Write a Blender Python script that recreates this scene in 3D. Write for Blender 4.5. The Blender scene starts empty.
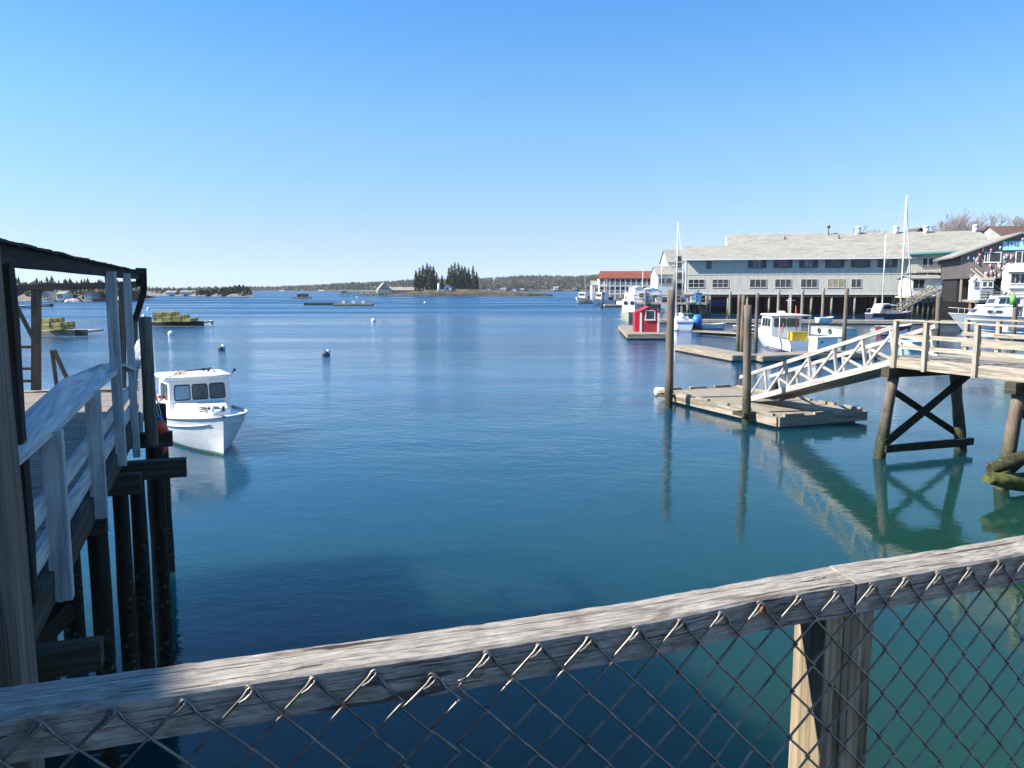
import bpy, bmesh, math, random
from mathutils import Vector, Matrix, noise
R = math.radians
random.seed(7)
sc = bpy.context.scene
col = sc.collection

# ------------------------------------------------------------------ camera, world, sun, exposure
F_PX = 800.0
PITCH = math.atan(96 / F_PX)
EYE = 5.0
cam_d = bpy.data.cameras.new('camera')
cam = bpy.data.objects.new('camera', cam_d); col.objects.link(cam)
cam.location = (0, 0, EYE)
cam.rotation_euler = (R(90) - PITCH, 0, 0)
cam_d.sensor_width = 36.0
cam_d.lens = F_PX / 1024 * 36.0
cam_d.clip_start = 0.05
cam_d.clip_end = 9000
sc.camera = cam

SUN_EL = 38.0
SUN_AZ = 10.0            # degrees behind "straight left"
sun_dir = Vector((-math.cos(R(SUN_AZ)) * math.cos(R(SUN_EL)), -math.sin(R(SUN_AZ)) * math.cos(R(SUN_EL)), math.sin(R(SUN_EL))))
w = bpy.data.worlds.new('World'); sc.world = w; w.use_nodes = True
wt = w.node_tree
for n in list(wt.nodes): wt.nodes.remove(n)
wo = wt.nodes.new('ShaderNodeOutputWorld'); bg = wt.nodes.new('ShaderNodeBackground'); sky = wt.nodes.new('ShaderNodeTexSky')
sky.sky_type = 'NISHITA'; sky.sun_disc = False
sky.sun_elevation = R(SUN_EL)
sky.sun_rotation = math.atan2(sun_dir.x, sun_dir.y)
sky.altitude = 0; sky.air_density = 1.0; sky.dust_density = 0.0; sky.ozone_density = 3.0
bg.inputs['Strength'].default_value = 0.105
tcw = wt.nodes.new('ShaderNodeTexCoord'); vadd = wt.nodes.new('ShaderNodeVectorMath'); vadd.operation = 'ADD'; vadd.inputs[1].default_value = (0, 0, .11)
vn = wt.nodes.new('ShaderNodeVectorMath'); vn.operation = 'NORMALIZE'
wt.links.new(tcw.outputs['Generated'], vadd.inputs[0]); wt.links.new(vadd.outputs[0], vn.inputs[0]); wt.links.new(vn.outputs[0], sky.inputs[0])
sxw = wt.nodes.new('ShaderNodeSeparateXYZ'); wt.links.new(tcw.outputs['Generated'], sxw.inputs[0])
grd = wt.nodes.new('ShaderNodeValToRGB'); els = grd.color_ramp.elements
els[0].position = 0.0; els[0].color = (.50, .43, .39, 1); els[1].position = .31; els[1].color = (.26, .465, .59, 1)
for p_, c_ in ((.05, (.50, .435, .405)), (.12, (.44, .48, .465)), (.2, (.38, .505, .515))):
    e_ = els.new(p_); e_.color = (*c_, 1)
wt.links.new(sxw.outputs[2], grd.inputs[0])
mulw = wt.nodes.new('ShaderNodeVectorMath'); mulw.operation = 'MULTIPLY'; wt.links.new(sky.outputs[0], mulw.inputs[0]); wt.links.new(grd.outputs[0], mulw.inputs[1])
sclw = wt.nodes.new('ShaderNodeVectorMath'); sclw.operation = 'SCALE'; sclw.inputs['Scale'].default_value = 2.0; wt.links.new(mulw.outputs[0], sclw.inputs[0])
wt.links.new(sclw.outputs[0], bg.inputs['Color']); wt.links.new(bg.outputs[0], wo.inputs['Surface'])
sl = bpy.data.lights.new('sun', 'SUN'); sl.energy = 5.0; sl.angle = R(0.53); sl.color = (1.0, 0.93, 0.82)
so = bpy.data.objects.new('sun', sl); col.objects.link(so)
so.rotation_euler = sun_dir.to_track_quat('Z', 'Y').to_euler()
so.location = (-30, -10, 40)
sc.view_settings.view_transform = 'Standard'; sc.view_settings.look = 'None'
sc.view_settings.exposure = 1.1; sc.view_settings.gamma = 1.0
sc.view_settings.use_curve_mapping = False
sc.render.engine = 'CYCLES'
sc.cycles.max_bounces = 6; sc.cycles.diffuse_bounces = 3; sc.cycles.glossy_bounces = 4
sc.cycles.transparent_max_bounces = 6; sc.cycles.volume_bounces = 0
sc.cycles.caustics_reflective = False; sc.cycles.caustics_refractive = False

# ------------------------------------------------------------------ where a sight line meets the place
CP, SP = math.cos(PITCH), math.sin(PITCH)
def ray(u, v):
    dx = (u - 512) / F_PX; dy = (384 - v) / F_PX
    return Vector((dx, CP + dy * SP, -SP + dy * CP))
def P(u, v, z):
    d = ray(u, v); return Vector((0, 0, EYE)) + d * ((z - EYE) / d.z)
def Q(u, v, y):
    d = ray(u, v); return Vector((0, 0, EYE)) + d * (y / d.y)
# pier axes: A runs along our own fence, B along the side walkways
A = Vector((math.cos(R(20.7)), math.sin(R(20.7)), 0)); B = Vector((-A.y, A.x, 0)); Z = Vector((0, 0, 1))
def W(a, b, z): return A * a + B * b + Z * z
def AB(p): return p.dot(A), p.dot(B)
def PA(u, v, a):
    d = ray(u, v); t = a / d.dot(A); return Vector((0, 0, EYE)) + d * t
def PB(u, v, b):
    d = ray(u, v); t = b / d.dot(B); return Vector((0, 0, EYE)) + d * t

# ------------------------------------------------------------------ materials
MATS = {}
def newmat(name):
    m = bpy.data.materials.new(name); m.use_nodes = True; nt = m.node_tree
    return m, nt, nt.nodes['Principled BSDF'], nt.nodes, nt.links
def ramp(N, stops, interp='LINEAR'):
    r = N.new('ShaderNodeValToRGB'); cr = r.color_ramp; cr.interpolation = interp
    while len(cr.elements) > 1: cr.elements.remove(cr.elements[-1])
    cr.elements[0].position = stops[0][0]; cr.elements[0].color = (*stops[0][1], 1)
    for p, c in stops[1:]:
        e = cr.elements.new(p); e.color = (*c, 1)
    return r
def mixc(N, L, fac, a, b, mode='MIX'):
    m = N.new('ShaderNodeMix'); m.data_type = 'RGBA'; m.blend_type = mode
    for k, s in ((0, fac), (6, a), (7, b)):
        if hasattr(s, 'links') or hasattr(s, 'is_linked'): L.new(s, m.inputs[k])
        elif k == 0: m.inputs[0].default_value = s
        else: m.inputs[k].default_value = (*s, 1)
    return m.outputs[2]
def mapping(N, L, scale, src='Object'):
    tc = N.new('ShaderNodeTexCoord'); mp = N.new('ShaderNodeMapping')
    mp.inputs['Scale'].default_value = scale
    L.new(tc.outputs[src], mp.inputs[0]); return mp.outputs[0]
def nz(N, L, vec, scale, detail=4, rough=.55, dist=0.0):
    n = N.new('ShaderNodeTexNoise'); n.inputs['Scale'].default_value = scale
    n.inputs['Detail'].default_value = detail; n.inputs['Roughness'].default_value = rough
    n.inputs['Distortion'].default_value = dist
    L.new(vec, n.inputs['Vector']); return n.outputs['Fac']
def bump(N, L, h, strength, dist, bsdf, prev=None):
    b = N.new('ShaderNodeBump'); b.inputs['Strength'].default_value = strength; b.inputs['Distance'].default_value = dist
    L.new(h, b.inputs['Height'])
    if prev is not None: L.new(prev, b.inputs['Normal'])
    if bsdf is not None: L.new(b.outputs[0], bsdf.inputs['Normal'])
    return b.outputs[0]

def paint(name, c, rough=.5, var=.12, scale=3.0, metal=0.0, bumpy=0.0, stain=None, spec=.5):
    """plain coloured surface with soft dirt and wear"""
    if name in MATS: return MATS[name]
    m, nt, b, N, L = newmat(name)
    v = mapping(N, L, (1, 1, 1))
    f = nz(N, L, v, scale, 5, .6)
    d = tuple(x * (1 - var * 1.6) for x in c); e = tuple(min(1, x * (1 + var)) for x in c)
    r = ramp(N, [(.3, d), (.7, e)]); L.new(f, r.inputs[0]); out = r.outputs[0]
    if stain:
        f2 = nz(N, L, mapping(N, L, (1.0, 1.0, .25)), scale * 2.3, 6, .65)
        r2 = ramp(N, [(.56, (0, 0, 0)), (.72, (.7, .7, .7))]); L.new(f2, r2.inputs[0])
        out = mixc(N, L, r2.outputs[0], out, stain)
    L.new(out, b.inputs['Base Color']); b.inputs['Roughness'].default_value = rough; b.inputs['Metallic'].default_value = metal
    b.inputs['Specular IOR Level'].default_value = spec
    if bumpy: bump(N, L, nz(N, L, v, scale * 6, 4), bumpy, .01, b)
    MATS[name] = m; return m

def wood(name, dark, mid, light, grain=60, along=1.6, bm=.5, cracks=.6, rough=.85, knots=False, fine=1.0):
    """weathered board; the UV map runs along the length of every board (metres)"""
    if name in MATS: return MATS[name]
    m, nt, b, N, L = newmat(name)
    v = mapping(N, L, (along, grain, 1), 'UV')
    g = nz(N, L, v, 1.0, 6, .62, .6)
    v2 = mapping(N, L, (1.1, 7, 1), 'UV')
    g2 = nz(N, L, v2, 1.0, 5, .6, 1.2)
    r = ramp(N, [(.28, dark), (.48, mid), (.68, light)]); L.new(g, r.inputs[0])
    r2 = ramp(N, [(.3, (.62, .6, .6)), (.65, (1.12, 1.1, 1.06))]); L.new(g2, r2.inputs[0])
    c = mixc(N, L, 1.0, r.outputs[0], r2.outputs[0], 'MULTIPLY')
    # splits running with the grain
    v3 = mapping(N, L, (.55 * along, grain * .42, 1), 'UV')
    ck = nz(N, L, v3, 1.0, 3, .5, .8)
    rk = ramp(N, [(.345, (1, 1, 1)), (.375, (0, 0, 0))]); L.new(ck, rk.inputs[0])
    ml = N.new('ShaderNodeMath'); ml.operation = 'MULTIPLY'; ml.inputs[1].default_value = cracks; L.new(rk.outputs[0], ml.inputs[0])
    c = mixc(N, L, ml.outputs[0], c, tuple(x * .3 for x in dark))
    if knots:
        vo = N.new('ShaderNodeTexVoronoi'); vo.inputs['Scale'].default_value = 1.0; vo.inputs['Randomness'].default_value = 1
        L.new(mapping(N, L, (3.3, 9.5, 1), 'UV'), vo.inputs['Vector'])
        rr = ramp(N, [(.05, (.85, .85, .85)), (.16, (0, 0, 0))]); L.new(vo.outputs['Distance'], rr.inputs[0])
        c = mixc(N, L, rr.outputs[0], c, tuple(x * .55 for x in dark))
    L.new(c, b.inputs['Base Color']); b.inputs['Roughness'].default_value = rough; b.inputs['Specular IOR Level'].default_value = .25
    n1 = bump(N, L, g, bm, .004 * fine, None)
    inv = N.new('ShaderNodeMath'); inv.operation = 'MULTIPLY'; inv.inputs[1].default_value = -1; L.new(rk.outputs[0], inv.inputs[0])
    bump(N, L, inv.outputs[0], bm, .006 * fine, b, n1)
    MATS[name] = m; return m

def piling_mat(name, dry, wet=(.022, .026, .014), line=1.6):
    """round piling: grey timber above the tide line, weed and barnacles below it"""
    if name in MATS: return MATS[name]
    m, nt, b, N, L = newmat(name)
    v = mapping(N, L, (14, 14, .9))
    g = nz(N, L, v, 1.0, 6, .6, .5)
    r = ramp(N, [(.3, tuple(x * .42 for x in dry)), (.65, dry)]); L.new(g, r.inputs[0])
    geo = N.new('ShaderNodeNewGeometry'); sx = N.new('ShaderNodeSeparateXYZ'); L.new(geo.outputs['Position'], sx.inputs[0])
    no = nz(N, L, geo.outputs['Position'], 2.4, 5)
    ad = N.new('ShaderNodeMath'); ad.operation = 'MULTIPLY_ADD'; ad.inputs[1].default_value = 1.6; L.new(no, ad.inputs[0]); L.new(sx.outputs[2], ad.inputs[2])
    mr = N.new('ShaderNodeMapRange'); mr.inputs[1].default_value = line + .3; mr.inputs[2].default_value = line + 1.3; L.new(ad.outputs[0], mr.inputs[0])
    g3 = nz(N, L, geo.outputs['Position'], 16, 3)
    rw = ramp(N, [(.35, wet), (.6, tuple(x * 2.4 for x in wet)), (.72, (.16, .15, .11))]); L.new(g3, rw.inputs[0])
    c = mixc(N, L, mr.outputs[0], rw.outputs[0], r.outputs[0])
    L.new(c, b.inputs['Base Color']); b.inputs['Roughness'].default_value = .85; b.inputs['Specular IOR Level'].default_value = .3
    n1 = bump(N, L, g, .6, .02, None); bump(N, L, g3, .5, .02, b, n1)
    MATS[name] = m; return m

def siding_mat(name, c, step=.28, vertical=True, c2=None, dark=.72):
    """boards or shingle courses drawn as real reveal lines, step in metres"""
    if name in MATS: return MATS[name]
    m, nt, b, N, L = newmat(name)
    wv = N.new('ShaderNodeTexWave'); wv.wave_type = 'BANDS'; wv.bands_direction = 'X' if vertical else 'Z'
    wv.inputs['Scale'].default_value = 2 * math.pi / (20 * step); wv.inputs['Distortion'].default_value = 0.0
    L.new(mapping(N, L, (1, 1, 1)), wv.inputs['Vector'])
    r = ramp(N, [(.0, tuple(x * dark for x in c)), (.18, c)]); L.new(wv.outputs['Fac'], r.inputs[0])
    f = nz(N, L, mapping(N, L, (1, 1, .22) if vertical else (.3, .3, 1)), 1.3, 5, .6)
    c2 = c2 or tuple(x * .8 for x in c)
    rr = ramp(N, [(.35, tuple(a_ / max(b_, 1e-3) for a_, b_ in zip(c2, c))), (.62, (1.05, 1.05, 1.05))]); L.new(f, rr.inputs[0])
    L.new(mixc(N, L, 1.0, r.outputs[0], rr.outputs[0], 'MULTIPLY'), b.inputs['Base Color'])
    b.inputs['Roughness'].default_value = .8; b.inputs['Specular IOR Level'].default_value = .25
    bump(N, L, wv.outputs['Fac'], .4, .02, b)
    MATS[name] = m; return m

def shingle_mat(name, c, row=.4):
    if name in MATS: return MATS[name]
    m, nt, b, N, L = newmat(name)
    br = N.new('ShaderNodeTexBrick'); L.new(mapping(N, L, (1, 1, 1), 'UV'), br.inputs['Vector'])
    br.inputs['Scale'].default_value = 1.0; br.inputs['Brick Width'].default_value = row * 1.4; br.inputs['Row Height'].default_value = row
    br.inputs['Mortar Size'].default_value = .02; br.inputs['Mortar Smooth'].default_value = .4
    br.inputs['Color1'].default_value = (*c, 1); br.inputs['Color2'].default_value = (*[x * .78 for x in c], 1); br.inputs['Mortar'].default_value = (*[x * .55 for x in c], 1)
    f = nz(N, L, mapping(N, L, (.25, .9, 1), 'UV'), 1.0, 5, .65)
    rr = ramp(N, [(.32, (.76, .77, .76)), (.65, (1.1, 1.08, 1.05))]); L.new(f, rr.inputs[0])
    L.new(mixc(N, L, 1.0, br.outputs['Color'], rr.outputs[0], 'MULTIPLY'), b.inputs['Base Color'])
    b.inputs['Roughness'].default_value = .9; b.inputs['Specular IOR Level'].default_value = .2
    bump(N, L, br.outputs['Fac'], -.4, .02, b)
    MATS[name] = m; return m

def glass(name='window_glass', c=(.02, .03, .035), rough=.06):
    if name in MATS: return MATS[name]
    m, nt, b, N, L = newmat(name)
    b.inputs['Base Color'].default_value = (*c, 1); b.inputs['Roughness'].default_value = rough
    b.inputs['Specular IOR Level'].default_value = .8
    f = nz(N, L, mapping(N, L, (1, 1, 1)), 1.7, 2)
    bump(N, L, f, .25, .02, b)
    MATS[name] = m; return m

def hull_mat(name, top, stripe, bottom, z1=.06, z0=-.02, rough=.3, top2=None, z2=9):
    if name in MATS: return MATS[name]
    m, nt, b, N, L = newmat(name)
    tc = N.new('ShaderNodeTexCoord'); sx = N.new('ShaderNodeSeparateXYZ'); L.new(tc.outputs['Object'], sx.inputs[0])
    def step(z):
        q = N.new('ShaderNodeMath'); q.operation = 'GREATER_THAN'; q.inputs[1].default_value = z; L.new(sx.outputs[2], q.inputs[0]); return q.outputs[0]
    f = nz(N, L, mapping(N, L, (.7, .7, 2.2)), 2.2, 6, .62)
    rr = ramp(N, [(.33, tuple(x * .84 for x in top)), (.58, top)]); L.new(f, rr.inputs[0])
    # rust and scum streaks near the waterline
    f2 = nz(N, L, mapping(N, L, (5, 5, .5)), 1.6, 5, .7)
    sr = ramp(N, [(.56, (0, 0, 0)), (.75, (.55, .55, .55))]); L.new(f2, sr.inputs[0])
    t = mixc(N, L, sr.outputs[0], rr.outputs[0], (.42, .36, .27) if top[0] > .4 else tuple(x * 1.8 + .02 for x in top))
    c = mixc(N, L, step(z1), stripe, t)
    c = mixc(N, L, step(z0), bottom, c)
    if top2: c = mixc(N, L, step(z2), c, top2)
    L.new(c, b.inputs['Base Color']); b.inputs['Roughness'].default_value = rough
    MATS[name] = m; return m

def foliage_mat(name, c1, c2, c3=None, scale=.6):
    if name in MATS: return MATS[name]
    m, nt, b, N, L = newmat(name)
    geo = N.new('ShaderNodeNewGeometry')
    f = nz(N, L, geo.outputs['Position'], scale, 5, .7)
    r = ramp(N, [(.3, c1), (.5, c2), (.72, c3 or c2)]); L.new(f, r.inputs[0])
    L.new(r.outputs[0], b.inputs['Base Color']); b.inputs['Roughness'].default_value = .9; b.inputs['Specular IOR Level'].default_value = .15
    MATS[name] = m; return m

M = {}
def rail_wood():
    m, nt, b, N, L = newmat('weathered_fence_wood')
    v = mapping(N, L, (16, 170, 1), 'UV'); g = nz(N, L, v, 1.0, 7, .72, .5)
    r = ramp(N, [(.3, (.12, .105, .09)), (.5, (.32, .29, .255)), (.68, (.50, .465, .42))]); L.new(g, r.inputs[0])
    bl = nz(N, L, mapping(N, L, (7, 15, 1), 'UV'), 1.0, 6, .68, .8)
    rb = ramp(N, [(.34, (.55, .51, .48)), (.48, (.93, .92, .91)), (.66, (1.14, 1.13, 1.1))]); L.new(bl, rb.inputs[0])
    c = mixc(N, L, 1.0, r.outputs[0], rb.outputs[0], 'MULTIPLY')
    sp = nz(N, L, mapping(N, L, (60, 90, 1), 'UV'), 1.0, 3, .6); rs = ramp(N, [(.66, (0, 0, 0)), (.74, (.8, .8, .8))]); L.new(sp, rs.inputs[0])
    c = mixc(N, L, rs.outputs[0], c, (.10, .085, .07))
    ck = nz(N, L, mapping(N, L, (1.6, 26, 1), 'UV'), 1.0, 5, .55, 1.4); rk = ramp(N, [(.325, (1, 1, 1)), (.345, (0, 0, 0))]); L.new(ck, rk.inputs[0])
    ck2 = nz(N, L, mapping(N, L, (3.5, 70, 1), 'UV'), 1.0, 3, .5, 1.0); rk2 = ramp(N, [(.335, (.8, .8, .8)), (.36, (0, 0, 0))]); L.new(ck2, rk2.inputs[0])
    mx = N.new('ShaderNodeMath'); mx.operation = 'MAXIMUM'; L.new(rk.outputs[0], mx.inputs[0]); L.new(rk2.outputs[0], mx.inputs[1])
    # long wandering splits that follow each board
    tcu = N.new('ShaderNodeTexCoord'); sv = N.new('ShaderNodeSeparateXYZ'); L.new(tcu.outputs['UV'], sv.inputs[0])
    for v0, amp, wd_, fq in ((.206, .030, .0013, 1.1), (.238, .022, .0007, 1.9), (.312, .030, .0009, 1.4), (.292, .02, .0006, 2.3)):
        n1_ = nz(N, L, mapping(N, L, (fq, 0, v0 * 90), 'UV'), 1.0, 6, .55)
        ma = N.new('ShaderNodeMath'); ma.operation = 'MULTIPLY_ADD'; ma.inputs[1].default_value = -amp; ma.inputs[2].default_value = -v0 + amp * .5; L.new(n1_, ma.inputs[0])
        ad_ = N.new('ShaderNodeMath'); ad_.operation = 'ADD'; L.new(sv.outputs[1], ad_.inputs[0]); L.new(ma.outputs[0], ad_.inputs[1])
        ab = N.new('ShaderNodeMath'); ab.operation = 'ABSOLUTE'; L.new(ad_.outputs[0], ab.inputs[0])
        wn = nz(N, L, mapping(N, L, (3.1, 0, v0 * 70), 'UV'), 1.0, 3, .6)
        wm = N.new('ShaderNodeMapRange'); wm.inputs[1].default_value = .42; wm.inputs[2].default_value = .7; wm.inputs[3].default_value = 0; wm.inputs[4].default_value = wd_ * 2.2; L.new(wn, wm.inputs[0])
        lt = N.new('ShaderNodeMath'); lt.operation = 'LESS_THAN'; L.new(ab.outputs[0], lt.inputs[0]); L.new(wm.outputs[0], lt.inputs[1])
        m2 = N.new('ShaderNodeMath'); m2.operation = 'MAXIMUM'; L.new(mx.outputs[0], m2.inputs[0]); L.new(lt.outputs[0], m2.inputs[1]); mx = m2
    c = mixc(N, L, mx.outputs[0], c, (.05, .04, .035))
    vo = N.new('ShaderNodeTexVoronoi'); vo.inputs['Scale'].default_value = 1.0; L.new(mapping(N, L, (2.6, 9, 1), 'UV'), vo.inputs['Vector'])
    rr = ramp(N, [(.04, (.8, .8, .8)), (.10, (.25, .25, .25)), (.13, (0, 0, 0))]); L.new(vo.outputs['Distance'], rr.inputs[0])
    c = mixc(N, L, rr.outputs[0], c, (.12, .085, .06))
    L.new(c, b.inputs['Base Color']); b.inputs['Roughness'].default_value = .9; b.inputs['Specular IOR Level'].default_value = .2
    n1 = bump(N, L, g, .6, .002, None); n2 = bump(N, L, bl, .5, .006, None, n1)
    iv = N.new('ShaderNodeMath'); iv.operation = 'MULTIPLY'; iv.inputs[1].default_value = -1; L.new(mx.outputs[0], iv.inputs[0]); bump(N, L, iv.outputs[0], .9, .005, b, n2)
    return m
M['rail'] = rail_wood(); 
M['post'] = wood('weathered_post_wood', (.13, .10, .065), (.29, .235, .16), (.47, .40, .29), 70, 1.4, .7, .5)
M['greypost'] = wood('grey_brown_post_wood', (.08, .068, .055), (.155, .135, .11), (.23, .205, .17), 60, 1.6, .6, .4)
M['painted'] = wood('pale_painted_rail_wood', (.36, .37, .385), (.50, .515, .53), (.60, .61, .62), 45, 1.3, .4, .35)
M['painted2'] = wood('pale_rail_cap_wood', (.40, .41, .42), (.55, .565, .575), (.70, .705, .70), 30, .8, .5, .25)
M['deck'] = wood('weathered_deck_planks', (.12, .105, .09), (.27, .24, .205), (.38, .35, .30), 25, 1.2, .5, .5)
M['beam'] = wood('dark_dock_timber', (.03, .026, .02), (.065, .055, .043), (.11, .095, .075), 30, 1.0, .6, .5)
M['darkwood'] = wood('dark_brown_timber', (.014, .011, .009), (.03, .023, .018), (.055, .042, .033), 40, 1.2, .7, .5)
M['farwood'] = wood('light_pier_timber', (.20, .18, .145), (.36, .325, .265), (.48, .44, .37), 14, .6, .4, .35, fine=3)
M['gang'] = wood('grey_white_gangway_wood', (.26, .255, .24), (.40, .395, .37), (.52, .515, .48), 16, .7, .3, .3, fine=3)
M['float'] = wood('float_deck_wood', (.16, .14, .105), (.30, .265, .21), (.40, .36, .29), 6, .35, .5, .35, fine=3)
M['pile'] = piling_mat('piling_timber', (.20, .155, .12), line=1.1)
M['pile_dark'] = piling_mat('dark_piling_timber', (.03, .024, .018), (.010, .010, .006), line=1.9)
M['pile_pale'] = piling_mat('pale_piling_timber', (.33, .285, .22), line=.7)
M['mossy'] = piling_mat('mossy_timber', (.09, .075, .05), (.02, .02, .009), line=1.3)
M['moss'] = paint('green_weed_timber', (.085, .095, .018), .9, .6, 4, bumpy=.9, stain=(.035, .03, .012))
M['metal'] = paint('galvanised_wire', (.21, .195, .18), .4, .4, 30, metal=.55, stain=(.17, .10, .055))
M['white'] = paint('white_paint', (.78, .78, .76), .4, .05, 1.5)
M['void'] = paint('underside_shade_black', (.013, .012, .010), .9, .4, .8)  # near-black tone stands in for the shade below the buildings
M['offwhite'] = paint('off_white_paint', (.66, .66, .64), .55, .08, 1.2, stain=(.5, .48, .44))
M['black'] = paint('black_rubber', (.02, .02, .022), .6, .2)
M['glass'] = glass()
M['glass_sky'] = glass('blue_window_glass', (.16, .27, .36), .12)  # blue of the reflected sky painted into the glass colour
M['yellow'] = paint('yellow_plastic', (.62, .42, .03), .6, .25)
M['orange'] = paint('orange_red_plastic', (.78, .08, .03), .45, .12)
M['red'] = paint('red_shed_paint', (.42, .018, .03), .6, .15, 1.2)
M['blue'] = paint('blue_plastic', (.03, .2, .55), .4, .15)
M['teal'] = paint('teal_paint', (.10, .42, .40), .6, .1)
M['roofg'] = shingle_mat('grey_roof_shingles', (.36, .345, .305))
M['roofred'] = shingle_mat('red_roof_shingles', (.26, .085, .06))
M['roofbrown'] = shingle_mat('brown_roof_shingles', (.17, .10, .085))
M['sage'] = siding_mat('sage_grey_siding', (.50, .475, .41), .42, c2=(.43, .41, .355), dark=.84)
M['brownside'] = siding_mat('weathered_brown_board_siding', (.20, .17, .16), .3, dark=.5)
M['whiteside'] = siding_mat('white_clapboard', (.74, .74, .72), .22, vertical=False)
M['greyside'] = siding_mat('grey_clapboard', (.36, .37, .37), .22, vertical=False)
M['leaf'] = foliage_mat('spruce_needles', (.022, .032, .016), (.05, .07, .028), (.10, .115, .045), .5)
M['leaf2'] = foliage_mat('far_mixed_forest', (.022, .032, .02), (.045, .055, .028), (.12, .095, .07), .022)
M['bark'] = paint('tree_bark', (.11, .085, .065), .9, .3, 4)
M['twig'] = paint('bare_twigs', (.40, .34, .33), .9, .2, 2)
M['rock'] = paint('shore_rock', (.16, .135, .11), .9, .45, .25, bumpy=.8, stain=(.06, .05, .035))
M['weed'] = paint('rockweed_shore', (.06, .047, .028), .9, .5, .3, bumpy=.6)
M['soil'] = paint('dry_grass_ground', (.19, .165, .10), .95, .35, .12)

# ------------------------------------------------------------------ mesh builder
class MB:
    def __init__(s): s.v = []; s.f = []; s.uv = []; s.sm = []
    def add(s, verts, faces, uvs=None, smooth=False):
        o = len(s.v); s.v += [Vector(p) for p in verts]
        for i, f in enumerate(faces):
            s.f.append([o + k for k in f]); s.uv.append(uvs[i] if uvs else None); s.sm.append(smooth)
        return s
    def bar(s, p0, p1, wd, ht, up=Z, seg=1, jit=0.0, ends=(0, 0)):
        """timber from p0 to p1 (its centre line); wd across, ht along up"""
        p0 = Vector(p0); p1 = Vector(p1); d = p1 - p0; Lg = d.length
        if Lg < 1e-6: return s
        x = d / Lg; up = Vector(up)
        if abs(x.dot(up)) > .99: up = Vector((0, 1, 0)) if abs(x.y) < .9 else Vector((1, 0, 0))
        y = up.cross(x).normalized(); z = x.cross(y).normalized()
        ou, ov = random.random() * 40, random.random() * 40
        vs = []; n = seg + 1
        for i in range(n):
            t = i / seg; c = p0 + d * t
            for (a, b_) in ((-1, -1), (1, -1), (1, 1), (-1, 1)):
                j = Vector((0, 0, 0))
                if jit: j = y * (noise.noise(Vector((t * Lg * 3 + ou, a * 3.1, b_ * 1.7))) * jit) + z * (noise.noise(Vector((t * Lg * 3 + ou, a * 3.1 + 9, b_ * 1.7))) * jit)
                vs.append(c + y * (a * wd / 2) + z * (b_ * ht / 2) + j)
        fs = []; us = []
        offs = [0, wd, wd + ht, 2 * wd + ht, 2 * (wd + ht)]
        for i in range(seg):
            t0, t1 = i / seg * Lg + ou, (i + 1) / seg * Lg + ou
            for k in range(4):
                a0 = i * 4 + k; b0 = i * 4 + (k + 1) % 4
                fs.append((a0, b0, b0 + 4, a0 + 4)); v0, v1 = offs[k] + ov, offs[k + 1] + ov
                us.append([(t0, v0), (t0, v1), (t1, v1), (t1, v0)])
        fs.append((3, 2, 1, 0)); us.append([(ou, ov), (ou + .02, ov), (ou + .02, ov + ht), (ou, ov + ht)])
        e = seg * 4; fs.append((e, e + 1, e + 2, e + 3)); us.append([(ou, ov), (ou + .02, ov), (ou + .02, ov + ht), (ou, ov + ht)])
        return s.add(vs, fs, us)
    def box(s, c, sz, rz=0):
        c = Vector(c); x = Vector((math.cos(rz), math.sin(rz), 0))
        return s.bar(c - x * sz[0] / 2, c + x * sz[0] / 2, sz[1], sz[2])
    def tube(s, pts, rad, n=10, cap=True, jit=0.0, smooth=True):
        pts = [Vector(p) for p in pts]; m = len(pts)
        if not isinstance(rad, (list, tuple)): rad = [rad] * m
        vs = []; ou = random.random() * 50; prev = None; dist = 0; us_l = []
        for i, p in enumerate(pts):
            d = (pts[min(i + 1, m - 1)] - pts[max(i - 1, 0)]).normalized()
            if prev is None:
                a = Vector((1, 0, 0)) if abs(d.x) < .8 else Vector((0, 1, 0)); y = d.cross(a).normalized()
            else: y = (prev - d * prev.dot(d)).normalized()
            prev = y; z = d.cross(y)
            if i: dist += (pts[i] - pts[i - 1]).length
            us_l.append(dist)
            for k in range(n):
                an = 2 * math.pi * k / n
                r = rad[i] * (1 + (jit * noise.noise(Vector((math.cos(an) * 1.5, math.sin(an) * 1.5, dist * 2.2 + ou))) if jit else 0))
                vs.append(p + y * math.cos(an) * r + z * math.sin(an) * r)
        fs = []; us = []
        for i in range(m - 1):
            for k in range(n):
                k2 = (k + 1) % n
                fs.append((i * n + k, i * n + k2, (i + 1) * n + k2, (i + 1) * n + k))
                c0, c1 = k / n * 6.28 * rad[i] + ou, (k + 1) / n * 6.28 * rad[i] + ou
                us.append([(us_l[i] + ou, c0), (us_l[i] + ou, c1), (us_l[i + 1] + ou, c1), (us_l[i + 1] + ou, c0)])
        s.add(vs, fs, us, smooth)
        if cap:
            o = len(s.v) - m * n
            s.f.append([o + k for k in reversed(range(n))]); s.uv.append(None); s.sm.append(False)
            s.f.append([o + (m - 1) * n + k for k in range(n)]); s.uv.append(None); s.sm.append(False)
        return s
    def ball(s, c, r, seg=14, rings=9, sq=(1, 1, 1)):
        c = Vector(c); vs = []; fs = []
        for i in range(rings + 1):
            th = math.pi * i / rings
            for k in range(seg):
                ph = 2 * math.pi * k / seg
                vs.append(c + Vector((math.sin(th) * math.cos(ph) * r * sq[0], math.sin(th) * math.sin(ph) * r * sq[1], math.cos(th) * r * sq[2])))
        for i in range(rings):
            for k in range(seg):
                k2 = (k + 1) % seg; fs.append((i * seg + k, (i + 1) * seg + k, (i + 1) * seg + k2, i * seg + k2))
        return s.add(vs, fs, None, True)
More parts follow.
